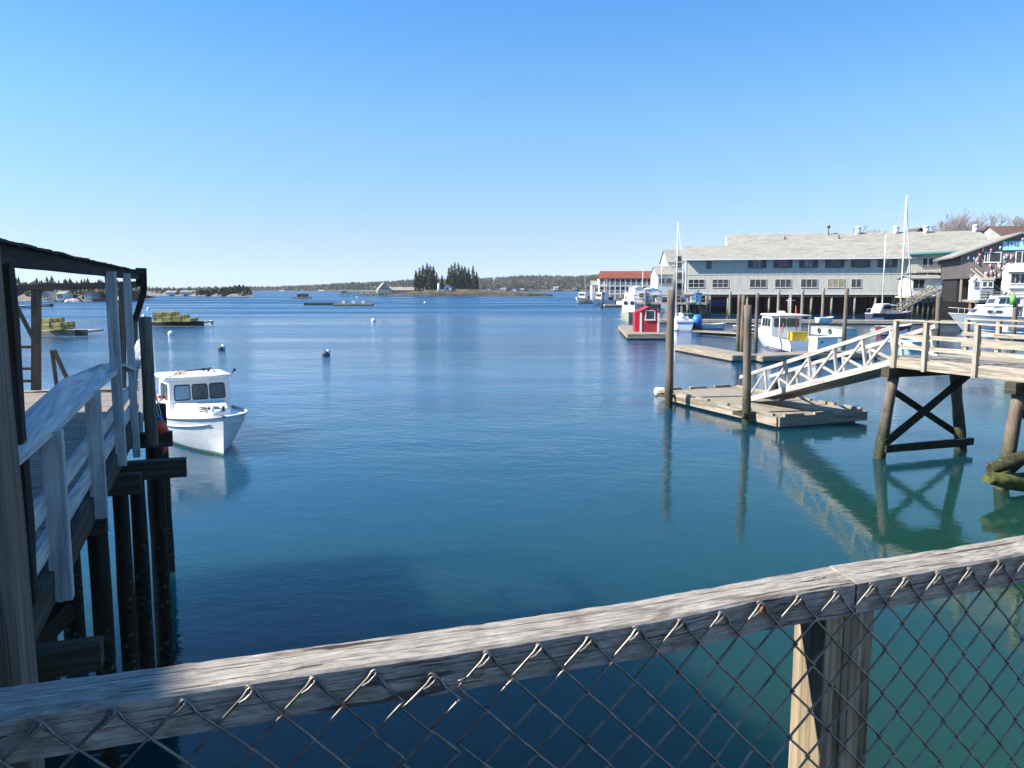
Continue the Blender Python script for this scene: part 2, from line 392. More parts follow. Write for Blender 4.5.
    def prism(s, poly, vec):
        """solid from a planar outline pushed by vec"""
        poly = [Vector(p) for p in poly]; vec = Vector(vec); n = len(poly)
        nrm = Vector((0, 0, 0))
        for i in range(n): nrm += poly[i].cross(poly[(i + 1) % n])
        if nrm.dot(vec) > 0: poly = poly[::-1]
        vs = poly + [p + vec for p in poly]
        fs = [tuple(range(n)), tuple(reversed(range(n, 2 * n)))] + [(i, n + i, n + (i + 1) % n, (i + 1) % n) for i in range(n)]
        return s.add(vs, fs)
    def slab(s, p, q, r, t, th):
        """roof plane p-q (eave), r-t (ridge) with thickness, uv in metres"""
        p, q, r, t = map(Vector, (p, q, r, t)); n = (q - p).cross(t - p).normalized()
        lw = (q - p).length; lh = (t - p).length
        o = [x - n * th for x in (p, q, r, t)]
        vs = [p, q, r, t] + o
        fs = [(0, 1, 2, 3), (7, 6, 5, 4), (0, 4, 5, 1), (1, 5, 6, 2), (2, 6, 7, 3), (3, 7, 4, 0)]
        uq = [(0, 0), (lw, 0), (lw, lh), (0, lh)]
        return s.add(vs, fs, [uq, uq[::-1], uq, uq, uq, uq])
    def loft(s, rings, cap=True, smooth=False, closed=True):
        n = len(rings[0]); vs = [p for r in rings for p in r]; fs = []
        for i in range(len(rings) - 1):
            for k in range(n if closed else n - 1):
                k2 = (k + 1) % n; fs.append((i * n + k, i * n + k2, (i + 1) * n + k2, (i + 1) * n + k))
        s.add(vs, fs, None, smooth)
        if cap:
            o = len(s.v) - len(vs)
            s.f.append([o + k for k in reversed(range(n))]); s.uv.append(None); s.sm.append(False)
            e = (len(rings) - 1) * n; s.f.append([o + e + k for k in range(n)]); s.uv.append(None); s.sm.append(False)
        return s
    def build(s, name, mat, parent=None, local=False, bevel=0.0, **props):
        me = bpy.data.meshes.new(name)
        inv = Matrix.Identity(4)
        if parent is not None and not local:
            inv = world_of(parent).inverted()
        me.from_pydata([inv @ p for p in s.v], [], s.f)
        uvl = me.uv_layers.new(name='UVMap'); i = 0
        for fi, f in enumerate(s.f):
            u = s.uv[fi]
            for k in range(len(f)):
                if u: uvl.data[i].uv = u[k]
                else:
                    p = s.v[f[k]]; uvl.data[i].uv = (p.x + p.z, p.y)
                i += 1
        me.polygons.foreach_set('use_smooth', s.sm)
        me.materials.append(mat); me.update()
        o = bpy.data.objects.new(name, me); col.objects.link(o)
        if parent is not None: o.parent = parent
        if bevel:
            b = o.modifiers.new('bevel', 'BEVEL'); b.width = bevel; b.segments = 2; b.limit_method = 'ANGLE'
        for k, v in props.items(): o[k] = v
        return o
def world_of(o):
    m = Matrix.LocRotScale(o.location, o.rotation_euler, o.scale)
    return world_of(o.parent) @ m if o.parent else m
def thing(name, label, cat, loc=(0, 0, 0), rz=0.0, group=None):
    o = bpy.data.objects.new(name, None); col.objects.link(o)
    o.location = loc; o.rotation_euler = (0, 0, rz); o.empty_display_size = .2
    o['label'] = label; o['category'] = cat
    if group: o['group'] = group
    return o
def tag(o, label, cat, group=None):
    o['label'] = label; o['category'] = cat
    if group: o['group'] = group
    return o
def copy_tree(o, parent=None):
    kids = [c for c in col.objects if c.parent == o]
    c = o.copy(); col.objects.link(c)
    if parent: c.parent = parent
    for k in kids: copy_tree(k, c)
    return c

# ------------------------------------------------------------------ water
def water_mat():
    m, nt, b, N, L = newmat('harbour_water')
    geo = N.new('ShaderNodeNewGeometry'); pos = geo.outputs['Position']
    def mp(sx, sy, rot=0):
        q = N.new('ShaderNodeMapping'); q.inputs['Scale'].default_value = (sx, sy, 1); q.inputs['Rotation'].default_value = (0, 0, rot); L.new(pos, q.inputs[0]); return q.outputs[0]
    # turbid body colour: greener over the shallows by the pier, bluer in the channel
    f = nz(N, L, mp(.055, .09, .3), 1.0, 3, .5)
    r = ramp(N, [(.35, (.005, .034, .034)), (.65, (.013, .050, .024))]); L.new(f, r.inputs[0])
    sx = N.new('ShaderNodeSeparateXYZ'); L.new(pos, sx.inputs[0])
    rg_ = N.new('ShaderNodeMapRange'); rg_.inputs[1].default_value = 30; rg_.inputs[2].default_value = 260; rg_.inputs[3].default_value = .02; rg_.inputs[4].default_value = .34; L.new(sx.outputs[1], rg_.inputs[0])
    shb = N.new('ShaderNodeMath'); shb.operation = 'MULTIPLY_ADD'; shb.inputs[1].default_value = -.14; L.new(sx.outputs[1], shb.inputs[0]); L.new(sx.outputs[0], shb.inputs[2])
    shm = N.new('ShaderNodeMapRange'); shm.inputs[1].default_value = -2; shm.inputs[2].default_value = 4; shm.inputs[3].default_value = 1.0; shm.inputs[4].default_value = .18; L.new(shb.outputs[0], shm.inputs[0])
    rm = N.new('ShaderNodeMath'); rm.operation = 'MULTIPLY'; L.new(rg_.outputs[0], rm.inputs[0]); L.new(shm.outputs[0], rm.inputs[1]); L.new(rm.outputs[0], b.inputs['Roughness'])
    ad = N.new('ShaderNodeMath'); ad.operation = 'MULTIPLY_ADD'; ad.inputs[1].default_value = -.8; L.new(sx.outputs[0], ad.inputs[0]); L.new(sx.outputs[1], ad.inputs[2])
    mr = N.new('ShaderNodeMapRange'); mr.inputs[1].default_value = 6; mr.inputs[2].default_value = 45; L.new(ad.outputs[0], mr.inputs[0])
    c = mixc(N, L, mr.outputs[0], r.outputs[0], (.002, .060, .150))
    L.new(c, b.inputs['Base Color'])
    b.inputs['IOR'].default_value = 1.36; b.inputs['Specular IOR Level'].default_value = .5
    b.subsurface_method = 'BURLEY'; b.inputs['Subsurface Weight'].default_value = 1.0; b.inputs['Subsurface Radius'].default_value = (.25, 1.0, 1.1); b.inputs['Subsurface Scale'].default_value = 4.5
    # ripples: wavelets of three sizes, rougher in wind patches, calmer in the lee of the piers
    pt = nz(N, L, mp(.009, .06, .12), 1.0, 5, .62, .5)
    pr = N.new('ShaderNodeMapRange'); pr.inputs[1].default_value = .35; pr.inputs[2].default_value = .65; pr.inputs[3].default_value = .3; pr.inputs[4].default_value = 1.7; L.new(pt, pr.inputs[0])
    w1 = nz(N, L, mp(1.35, 1.7, .25), 1.3, 3, .55, .3)
    w2 = nz(N, L, mp(1.6, 1.8, -.1), 4.2, 3, .6, .5)
    w3 = nz(N, L, mp(.5, .7, .2), .5, 2, .5)
    fr = N.new('ShaderNodeMapRange'); fr.inputs[1].default_value = 18; fr.inputs[2].default_value = 160; fr.inputs[3].default_value = .15; fr.inputs[4].default_value = 2.2; L.new(sx.outputs[1], fr.inputs[0])
    # sheltered basin on the right, behind the floats
    sh = N.new('ShaderNodeMath'); sh.operation = 'MULTIPLY_ADD'; sh.inputs[1].default_value = -.14; L.new(sx.outputs[1], sh.inputs[0]); L.new(sx.outputs[0], sh.inputs[2])
    sm = N.new('ShaderNodeMapRange'); sm.inputs[1].default_value = -2; sm.inputs[2].default_value = 5; sm.inputs[3].default_value = 1.0; sm.inputs[4].default_value = .38; L.new(sh.outputs[0], sm.inputs[0])
    rq = N.new('ShaderNodeMath'); rq.operation = 'MULTIPLY'; L.new(rm.outputs[0], rq.inputs[0]); L.new(pr.outputs[0], rq.inputs[1]); L.new(rq.outputs[0], b.inputs['Roughness'])
    k = N.new('ShaderNodeMath'); k.operation = 'MULTIPLY'; L.new(pr.outputs[0], k.inputs[0]); L.new(fr.outputs[0], k.inputs[1])
    k2 = N.new('ShaderNodeMath'); k2.operation = 'MULTIPLY'; L.new(k.outputs[0], k2.inputs[0]); L.new(sm.outputs[0], k2.inputs[1])
    def bmp(h, dist, prev=None):
        q = N.new('ShaderNodeBump'); q.inputs['Distance'].default_value = dist; L.new(k2.outputs[0], q.inputs['Strength']); L.new(h, q.inputs['Height'])
        if prev is not None: L.new(prev, q.inputs['Normal'])
        return q.outputs[0]
    a = bmp(w3, .16); a = bmp(w1, .065, a); a = bmp(w2, .025, a)
    L.new(a, b.inputs['Normal'])
    return m
wb = MB()
wb.add([(-4000, -60, 0), (4000, -60, 0), (4000, 5200, 0), (-4000, 5200, 0)], [(0, 1, 2, 3)])
water = wb.build('water', water_mat()); water['kind'] = 'structure'

# ------------------------------------------------------------------ our own pier: deck, chain-link fence with timber top rail
DECK = 3.3
pier = thing('wooden_pier', 'planked wooden pier deck the photograph is taken from, behind the chain-link fence', 'pier', W(1.5, -2, DECK))
m_ = MB()
b0 = .62
while b0 > -6:
    m_.bar(W(-5.6, b0 - .07, DECK - .02), W(9.5, b0 - .07, DECK - .02), .132, .04); b0 -= .14
m_.build('deck_boards', M['deck'], pier)
m_ = MB()
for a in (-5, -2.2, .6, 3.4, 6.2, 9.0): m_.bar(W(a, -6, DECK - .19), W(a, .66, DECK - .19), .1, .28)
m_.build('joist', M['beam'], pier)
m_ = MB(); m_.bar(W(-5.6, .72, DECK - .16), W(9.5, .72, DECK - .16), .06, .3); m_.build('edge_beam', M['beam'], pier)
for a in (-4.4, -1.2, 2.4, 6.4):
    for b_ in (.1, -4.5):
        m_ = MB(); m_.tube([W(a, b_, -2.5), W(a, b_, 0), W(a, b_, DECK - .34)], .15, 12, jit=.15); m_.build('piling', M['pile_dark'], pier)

RZ = EYE - .64           # top face of the fence rail
fence = thing('chain_link_fence', 'chain-link fence under a thick weathered timber rail across the foreground', 'fence', W(1.0, 1.2, DECK))
def px_rail(front, back, nm, ext0=None, ext1=None):
    fr = [P(u, v, RZ) for u, v in front]; bk = [P(u, v, RZ) for u, v in back]
    if ext0: d = (fr[0] - fr[1]).normalized(); fr.insert(0, fr[0] + d * ext0); bk.insert(0, bk[0] + d * ext0)
    if ext1: d = (fr[-1] - fr[-2]).normalized(); fr.append(fr[-1] + d * ext1); bk.append(bk[-1] + d * ext1)
    # resample finely and give the edges the wear of old timber
    def res(pts, n):
        Ls = [0]
        for i in range(1, len(pts)): Ls.append(Ls[-1] + (pts[i] - pts[i - 1]).length)
        out = []
        for k in range(n + 1):
            s = Ls[-1] * k / n; i = 1
            while i < len(Ls) - 1 and Ls[i] < s: i += 1
            t = (s - Ls[i - 1]) / (Ls[i] - Ls[i - 1]); out.append(pts[i - 1].lerp(pts[i], t))
        return out, Ls[-1]
    n = 110; fr, Lg = res(fr, n); bk, _ = res(bk, n); TH = .073; mb = MB(); vs = []
    ou = random.random() * 30
    def j(i, s, amp):
        return (noise.noise(Vector((i / n * Lg * 7 + ou, s * 5.3, 0))) + .5 * noise.noise(Vector((i / n * Lg * 31 + ou, s * 5.3, 4)))) * amp
    for i in range(n + 1):
        x = (bk[i] - fr[i]).normalized(); c = .0045 + abs(j(i, 9, .003)); e = .004
        p = fr[i]; q = bk[i]
        ring = [p + x * 0 - Z * (TH + j(i, 1, .002)), q - Z * TH, q - Z * (c + e * .5) + x * j(i, 2, .003),
                q - x * (c + abs(j(i, 3, .006))) - Z * abs(j(i, 8, .003)), p.lerp(q, .55) + Z * j(i, 4, .0015), p + x * (c + j(i, 5, .001)), p - Z * c + x * j(i, 6, .0015)]
        vs += ring
    fs = []; us = []; m2 = 7; acc = [0, .1, .17, .178, .22, .27, .276, .345]
    for i in range(n):
        for k in range(m2):
            k2 = (k + 1) % m2; fs.append((i * m2 + k, i * m2 + k2, (i + 1) * m2 + k2, (i + 1) * m2 + k))
            s0, s1 = i / n * Lg + ou, (i + 1) / n * Lg + ou; us.append([(s0, acc[k]), (s0, acc[k + 1]), (s1, acc[k + 1]), (s1, acc[k])])
    fs.append(tuple(reversed(range(m2)))); us.append([(ou + .01, .01 * k) for k in range(m2)]); e0 = n * m2
    fs.append(tuple(e0 + k for k in range(m2))); us.append([(ou + .01, .01 * k) for k in range(m2)])
    mb.add(vs, fs, us)
    return mb.build('top_rail', M['rail'], fence)
FR = [(0, 719), (150, 697), (300, 674), (430, 656), (540, 638.6), (670, 617.5), (764, 597.5), (855.5, 582.9)]
BK = [(0, 686), (140, 667.5), (300, 647), (420, 630.5), (540, 614), (660, 595), (745, 580), (826.5, 565.8)]
px_rail(FR, BK, 'rail', ext0=.75)
px_rail([(857.5, 582.0), (940, 568), (1024, 553.5)], [(828.5, 565.0), (920, 551.5), (1010, 536.0)], 'rail', ext1=2.6)
# nail heads in the joint
def rail_front(s):      # point on the front face line, s = distance from the pixel column 0 point
    pass
fl = [P(u, v, RZ) for u, v in FR] + [P(u, v, RZ) for u, v in [(940, 568), (1024, 553.5)]]
fl.insert(0, fl[0] + (fl[0] - fl[1]).normalized() * .75); fl.append(fl[-1] + (fl[-1] - fl[-2]).normalized() * 2.6)
flL = [0]
for i in range(1, len(fl)): flL.append(flL[-1] + (fl[i] - fl[i - 1]).length)
def fpt(s):
    s = max(0, min(flL[-1] - 1e-4, s)); i = 1
    while flL[i] < s: i += 1
    t = (s - flL[i - 1]) / (flL[i] - flL[i - 1]); d = (fl[i] - fl[i - 1]).normalized()
    return fl[i - 1].lerp(fl[i], t), d
def s_of(u):
    """distance along the rail front seen at pixel column u"""
    lo, hi = 0, flL[-1]
    for _ in range(40):
        mid = (lo + hi) / 2; p, _d = fpt(mid); uu = 512 + F_PX * p.x / (p.y * CP - (p.z - EYE) * SP)
        if uu < u: lo = mid
        else: hi = mid
    return lo
# posts
p0, d0 = fpt(s_of(842))
nB = Vector((-d0.y, d0.x, 0))
def fpost(s, two=True):
    p, d = fpt(s); nb = Vector((-d.y, d.x, 0))
    c = p + nb * .062 - d * .004
    mb = MB(); mb.bar(c + Z * -.076, c - Z * 2.3, .10, .050, up=d, seg=14, jit=.003); mb.build('post_board', M['post'], fence, bevel=.003)
    if two:
        c2 = p + nb * .056 + d * .062
        mb = MB(); mb.bar(c2 + Z * -.0765, c2 - Z * 2.3, .095, .082, up=d, seg=14, jit=.004); mb.build('post', M['post'], fence, bevel=.004)
fpost(s_of(842)); fpost(s_of(842) + 2.45); fpost(s_of(842) - 2.75, False)
# the chain-link itself: woven zigzag wires, each a thin tube, knuckled at the top
CW = .0500; CH = .052; WR = .0027
mb = MB(); n0 = int(flL[-1] / CW); rnd = random.Random(3)
s_apex = s_of(795)
k0 = -int(s_apex / CW)
if k0 % 2: k0 += 1
for k in range(k0, k0 + n0 - 2):
    sc_ = s_apex + (k + .5) * CW          # wire k lies between apexes at k and k+1
    first_left = (k % 2 == 0)             # even k starts at its left apex
    drop = .008 + .006 * noise.noise(Vector((k * .35, 0, 0)))
    uu_p, _ = fpt(sc_)
    # the mesh sags where it has come loose
    sag = 0.0
    du = sc_ - s_of(425)
    if abs(du) < .085: sag = .028 * math.cos(du / .085 * 1.57)
    pts = []; rows = 21
    lean = 0.0
    for i in range(rows):
        side = -1 if (i % 2 == 0) == first_left else 1
        s = sc_ + side * (CW * .5 + .0012)
        z = RZ - drop - sag * max(0, 1 - i * .1) - i * CH
        wob = .0022 * noise.noise(Vector((s * 9, z * 9, 1.3)))
        p, d = fpt(s + .004 * noise.noise(Vector((s * 3, z * 4, 7))) - .012 * i * CH)
        nb = Vector((-d.y, d.x, 0))
        off = .0075 + .0018 * (1 if side > 0 else -1) + .02 * abs(noise.noise(Vector((s * 1.3, z * 2, 5)))) + (.004 * i * CH)
        q = Vector((p.x, p.y, z + wob)) - nb * off
        pts.append((q, d, nb, side))
    path = []
    # knuckle: the wire end is bent back on itself into a narrow hairpin
    q, d, nb, side = pts[0]; q1 = pts[1][0]; ax = (q1 - q).normalized(); sd = ax.cross(nb).normalized()
    lw = .0042 + .0012 * rnd.random(); tl = .017 + .008 * rnd.random()
    path.append(q + ax * (tl + .006) + sd * .0012 - nb * .004); path.append(q + ax * tl * .75 + sd * lw - nb * .004)
    path.append(q + ax * .003 + sd * lw * 1.1 - nb * .003)
    path.append(q - ax * .0035 + sd * lw * .5 - nb * .0015); path.append(q - ax * .003 - sd * lw * .3); path.append(q + ax * .002 - sd * lw * .55)
    for i in range(1, len(pts)):
        q, d, nb, side = pts[i]; pq = pts[i - 1][0]
        # straight run with a tight bend at every crossing
        path.append(pq.lerp(q, .12) if i > 1 else pq.lerp(q, .2)); path.append(pq.lerp(q, .88))
        path.append(q - nb * (.0016 * side) + d * side * .0008)
    mb.tube(path, WR, 5, cap=False)
mb.build('chain_link_mesh', M['metal'], fence)
# a rusty tie wire and a few staples
mb = MB()
for u, v in ((463, 700), (436, 702), (478, 697)):
    p, d = fpt(s_of(u)); nb = Vector((-d.y, d.x, 0)); z = RZ - .048
    q = Vector((p.x, p.y, z)) - nb * .004
    mb.tube([q - d * .012 - nb * 0, q - d * .012 - nb * .009, q + d * .010 + Z * .006 - nb * .009, q + d * .010 + Z * .006], .0018, 6)
mb.build('staple', M['metal'], fence)
rust = paint('rusty_wire', (.32, .12, .05), .8, .4, 20)
mb = MB(); p, d = fpt(s_of(759)); nb = Vector((-d.y, d.x, 0)); q = Vector((p.x, p.y, RZ - .018)) - nb * .012
mb.tube([q + d * .009 * math.sin(t * .55) + Z * .011 * math.cos(t * .55) - nb * .0006 * t for t in range(11)], .0026, 6)
mb.build('tie_wire', rust, fence, label='rusty loop of tie wire at the rail')

# tall grey post at the left edge, behind the rail
pp = Q(38, 680, 1.62)
tall = MB(); c = pp + Vector((-.125, .05, 0))
tall.bar(Vector((c.x + .014, c.y, 2.2)), Vector((c.x - .026, c.y, 5.62)), .15, .15, up=B, seg=26, jit=.006)
tag(tall.build('fence_post', M['greypost'], bevel=.008), 'tall weathered grey timber post at the left edge of the photo, close behind the rail', 'post')

# ------------------------------------------------------------------ side walkway on the left with its railing
AE = -.97
def zat(u, v, a=AE): return PA(u, v, a)
walk = thing('boardwalk', 'raised wooden boardwalk on dark pilings running away on the left', 'boardwalk', W(-3, 7, DECK))
FARB = AB(P(60, 389, DECK))[1]
mb = MB(); b_ = .72
while b_ < FARB:
    mb.bar(W(-5.4, b_ + .07, DECK - .02), W(AE - .06, b_ + .07, DECK - .02), .133, .04); b_ += .141
mb.build('deck_boards', M['deck'], walk)
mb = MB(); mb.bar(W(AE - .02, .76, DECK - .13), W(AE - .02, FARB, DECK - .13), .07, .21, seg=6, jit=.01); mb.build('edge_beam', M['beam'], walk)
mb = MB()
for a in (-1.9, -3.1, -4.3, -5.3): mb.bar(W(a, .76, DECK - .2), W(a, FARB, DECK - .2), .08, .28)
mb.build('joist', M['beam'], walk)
ZT = DECK - .245
def cross(u_end, vt, vb, th=None):
    p = P(u_end, vt, ZT); a, b_ = AB(p)
    q = PB(u_end, vb, b_); h = p.z - q.z
    mb = MB(); mb.bar(W(-5.6, b_ + .07, ZT - h / 2), W(a, b_ + .07, ZT - h / 2), .14, h); mb.build('cross_beam', M['beam'], walk)
    return a, b_, h
crosses = [cross(u, a, b_) for u, a, b_ in ((100, 645, 671), (106, 521, 535), (140, 474, 494), (186, 459, 477), (172, 432, 446.5))]
print('crosses', [(round(a, 2), round(b_, 2), round(h, 2)) for a, b_, h in crosses], 'FARB', FARB)
def pil(u, v, a=None, b=None, r=.13, top=None, mat='pile_dark', parent=walk, lean=(0, 0), nm='piling'):
    p = PA(u, v, a) if a is not None else PB(u, v, b)
    top = top if top is not None else ZT - .05
    mb = MB(); pts = []
    for i in range(9):
        z = -2.2 + (top + 2.2) * i / 8; pts.append(Vector((p.x + lean[0] * (z - p.z), p.y + lean[1] * (z - p.z), z)))
    mb.tube(pts, [r * (1.05 - .02 * i) for i in range(9)], 14, jit=.16)
    return mb.build(nm, M[mat], parent)
for a, b_, h in crosses:
    for aa in (-1.9, -3.6): 
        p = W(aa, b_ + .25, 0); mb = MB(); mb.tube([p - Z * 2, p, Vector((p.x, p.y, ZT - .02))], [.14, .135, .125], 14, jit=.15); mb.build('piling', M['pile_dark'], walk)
pil(99, 560, b=crosses[1][1] + .3, r=.09)
pil(122, 520, b=crosses[2][1] + .3, r=.09)
pil(139, 520, b=crosses[3][1] + .3, r=.09)
pil(160, 520, b=crosses[3][1] + 1.2, r=.09)
pil(168, 560, b=FARB - .3, r=.11)
# sloping brace below the deck
mb = MB(); mb.bar(W(-2.6, 4.9, 1.4), W(-1.1, 6.6, 2.6), .12, .14); mb.bar(W(-1.1, 5.2, 1.2), W(-2.8, 6.9, 2.6), .12, .14); mb.build('brace', M['darkwood'], walk)

rail = thing('wooden_railing', 'pale painted wooden railing with wide cap board along the left boardwalk', 'railing', W(AE, 5, DECK))
def post_px(ul, ur, v, vt, vb, a=AE + .045, mat='painted', nm='post', parent=rail, d=.09):
    """square post whose outer face fills the pixel columns ul..ur at row v"""
    c = PA((ul + ur) / 2, v, a); t = PA((ul + ur) / 2, vt, a); bt = PA((ul + ur) / 2, vb, a)
    dist = (c - Vector((0, 0, EYE))).length; wpx = (ur - ul) * dist / F_PX * .97
    sine = abs((c - Vector((0, 0, 0))).normalized().cross(B).z)
    # the camera sees the near face plus part of the outer face
    mb = MB(); wa = max(.05, min(.14, wpx * .82))
    mb.bar(Vector((c.x, c.y, bt.z)), Vector((c.x, c.y, t.z)), wa, d, up=B, seg=8, jit=.002)
    return mb.build(nm, M[mat], parent, bevel=.005), c, t.z, bt.z
for q in ((47, 68, 520, 425, 611), (89.5, 105, 470, 386, 524), (113.5, 124.5, 420, 273, 471), (131, 138.5, 420, 275, 462)):
    o_, c_, zt_, zb_ = post_px(*q); print('post', AB(c_), zt_, zb_)
# wide cap board
outer = [(4, 470), (20, 456), (62.5, 420), (100, 384), (121, 366)]
inner = [(-6, 440), (15.6, 419.7), (62.5, 379), (100, 364), (117, 361)]
aw = [AE - .14, AE - .145, AE - .15, AE - .12, AE - .10]
rings = []
O = [PA(u, v, AE + .06) for u, v in outer]; I = [PA(u, v, a) for (u, v), a in zip(inner, aw)]
O.insert(0, O[0] - B * 1.6 ); I.insert(0, I[0] - B * 1.6)
O[0].z = O[1].z; I[0].z = I[1].z
for o_, i_ in zip(O, I): rings.append([o_ - Z * .045, o_, i_, i_ - Z * .045])
mb = MB(); vs = [p for r in rings for p in r]; fs = []; us = []; ac = [0, .05, .3, .35, .6]
run = 0
for i in range(len(rings) - 1):
    l = (rings[i + 1][1] - rings[i][1]).length
    for k in range(4):
        k2 = (k + 1) % 4; fs.append((i * 4 + k, i * 4 + k2, (i + 1) * 4 + k2, (i + 1) * 4 + k)); us.append([(run, ac[k]), (run, ac[k + 1]), (run + l, ac[k + 1]), (run + l, ac[k])])
    run += l
fs += [(3, 2, 1, 0), tuple(len(vs) - 4 + k for k in range(4))]; us += [None, None]
mb.add(vs, fs, us); mb.build('cap_board', M['painted2'], rail)
# short cap between the two tall posts, and the next run of cap beyond
q0 = PA(121, 365, AE + .03); q1 = PA(133, 372, AE + .03)
mb = MB(); mb.bar(q0 - B * .05, q1 + B * .1, .12, .035); mb.build('cap_board', M['painted2'], rail)
def run_rail(pts, h=.12, wd=.04, a=AE - .01, name='lower_rail', mat='painted'):
    p = [PA(u, v, a) for u, v in pts]; mb = MB()
    for i in range(len(p) - 1): mb.bar(p[i], p[i + 1], wd, h, seg=3, jit=.002)
    return mb.build(name, M[mat], rail)
# rail heights from the picture at the first post
zA = PA(56, 490, AE - .01).z; zB = PA(56, 531, AE - .01).z
bP4 = AB(PA(134, 420, AE))[1]
mb = MB(); mb.bar(W(AE - .02, .9, zA), W(AE - .02, bP4, zA), .04, .125, seg=10, jit=.002); mb.build('lower_rail', M['painted'], rail)
mb = MB(); mb.bar(W(AE - .02, .9, zB), W(AE - .02, bP4, zB), .04, .125, seg=10, jit=.002); mb.build('lower_rail', M['painted'], rail)
print('zA', zA, 'zB', zB, 'bP4', bP4, 'capO', [AB(o) + (o.z,) for o in O])
# railing beyond, swinging out and catching the light
e0 = PA(138, 345, AE + .02); e1 = PA(146, 340, AE + .06)
mb = MB(); pts = [PA(135.5, 368, AE), PA(137, 354, AE + .01), PA(141, 343, AE + .03), PA(144.5, 339.5, AE + .05)]
for i in range(3): mb.bar(pts[i], pts[i + 1] + (pts[i + 1] - pts[i]) * .1, .12, .04)
mb.build('cap_board', M['painted2'], rail)
mb = MB(); mb.bar(PA(141, 440, AE + .02), PA(141, 343, AE + .02), .05, .09, up=B); mb.build('post', M['painted'], rail)

# pent roof beam over the walkway, held by the tall posts and a rough brown post
roof = thing('walkway_canopy', 'narrow shingled canopy beam on a rough dark post above the left boardwalk', 'canopy', W(AE - .1, 5, DECK))
ra = AE - .04
t0 = PA(0, 238.5, ra); t1 = PA(136, 270, ra); b0_ = PA(0, 251, ra); b1_ = PA(118, 273.5, ra)
zr = (t0.z + t1.z) / 2
bb0 = AB(PA(-60, 224, ra))[1]; bb1 = AB(t1)[1]
hb = t0.z - b0_.z
print('roof z', t0.z, t1.z, b0_.z, b1_.z, 'b', bb0, AB(t0)[1], bb1)
bs, be = AB(t0)[1] - 1.3, AB(t1)[1] + .1
def zl(b_): return t0.z + (t1.z - t0.z) * (b_ - AB(t0)[1]) / (AB(t1)[1] - AB(t0)[1])
mb = MB(); mb.bar(W(ra, bs, zl(bs) - .085), W(ra, be - .25, zl(be) - .085), .10, .11, seg=14, jit=.006); mb.build('beam', M['darkwood'], roof)
mb = MB(); b_ = bs
while b_ < be:
    z = zl(b_); j = random.uniform(-.006, .006)
    mb.bar(W(ra - .13, b_ + .06, z - .012 + j), W(ra + .09, b_ + .06, z - .03 + j), .13, .016); b_ += .125
mb.build('shingles', M['darkwood'], roof)
mb = MB()
pd = PA(3, 330, ra); mb.bar(Vector((pd.x, pd.y, DECK)), Vector((pd.x, pd.y, zl(AB(pd)[1]) - .13)), .125, .125, up=B, seg=24, jit=.014); mb.build('post', M['darkwood'], roof)

# far frame of the platform: beam at eye level, posts, rungs, brace
FB = FARB - .25
fr_ = thing('timber_frame', 'weathered timber frame with eye-level beam, brace and rungs at the far end of the boardwalk', 'frame', PB(60, 390, FB))
mb = MB(); mb.bar(PB(-40, 290, FB), PB(141, 284, FB), .10, .10, seg=8, jit=.006); mb.build('beam', M['greypost'], fr_)
def fpx(ul, ur, vt, vb, b, name='post', mat='greypost', par=fr_, dx=0):
    t = PB((ul + ur) / 2, vt, b); bt = PB((ul + ur) / 2 + dx, vb, b); wd = (ur - ul) / F_PX * (t - Vector((0, 0, 5))).length * .85
    mb = MB(); mb.bar(bt, t, wd, .09, up=B, seg=6, jit=.004); return mb.build(name, M[mat], par)
fpx(32, 40.5, 288, 390, FB); fpx(119, 126, 286, 389, FB)
fpx(-12, -4, 288, 390, FB)
for v in (347, 368.5, 381): 
    mb = MB(); mb.bar(PB(-8, v, FB), PB(36, v, FB), .04, .045); mb.build('rung', M['greypost'], fr_)
mb = MB(); mb.bar(PB(14, 301, FB - .05), PB(36, 344, FB - .05), .05, .10, up=B); mb.build('brace', M['greypost'], fr_)
mb = MB(); mb.bar(PB(141, 268, FB - .5), PB(141.5, 286, FB - .5), .16, .14, up=B); mb.build('post_cap', M['darkwood'], fr_)
mb = MB(); pts = [PB(144, 284, FB - .5), PB(143.5, 293, FB - .5), PB(139.5, 306, FB - .5), PB(135, 320, FB - .5)]
for i in range(3): mb.bar(pts[i], pts[i + 1] + (pts[i + 1] - pts[i]) * .06, .09, .10, up=B)
mb.build('knee_brace', M['darkwood'], fr_)
fpx(133.5, 137.5, 318, 392, FB)
# ladder head (A-frame) at the platform edge
lad = thing('ladder_head', 'pair of brown boards meeting in a point at the far edge of the boardwalk', 'ladder', PB(56, 388, FB - .3))
mb = MB(); mb.bar(PB(57, 388, FB - .3), PB(52, 350, FB - .3), .05, .07, up=B); mb.build('upright', M['greypost'], lad)
mb = MB(); mb.bar(PB(70, 385, FB - .35), PB(54, 350, FB - .35), .05, .11, up=B); mb.build('brace', M['greypost'], lad)
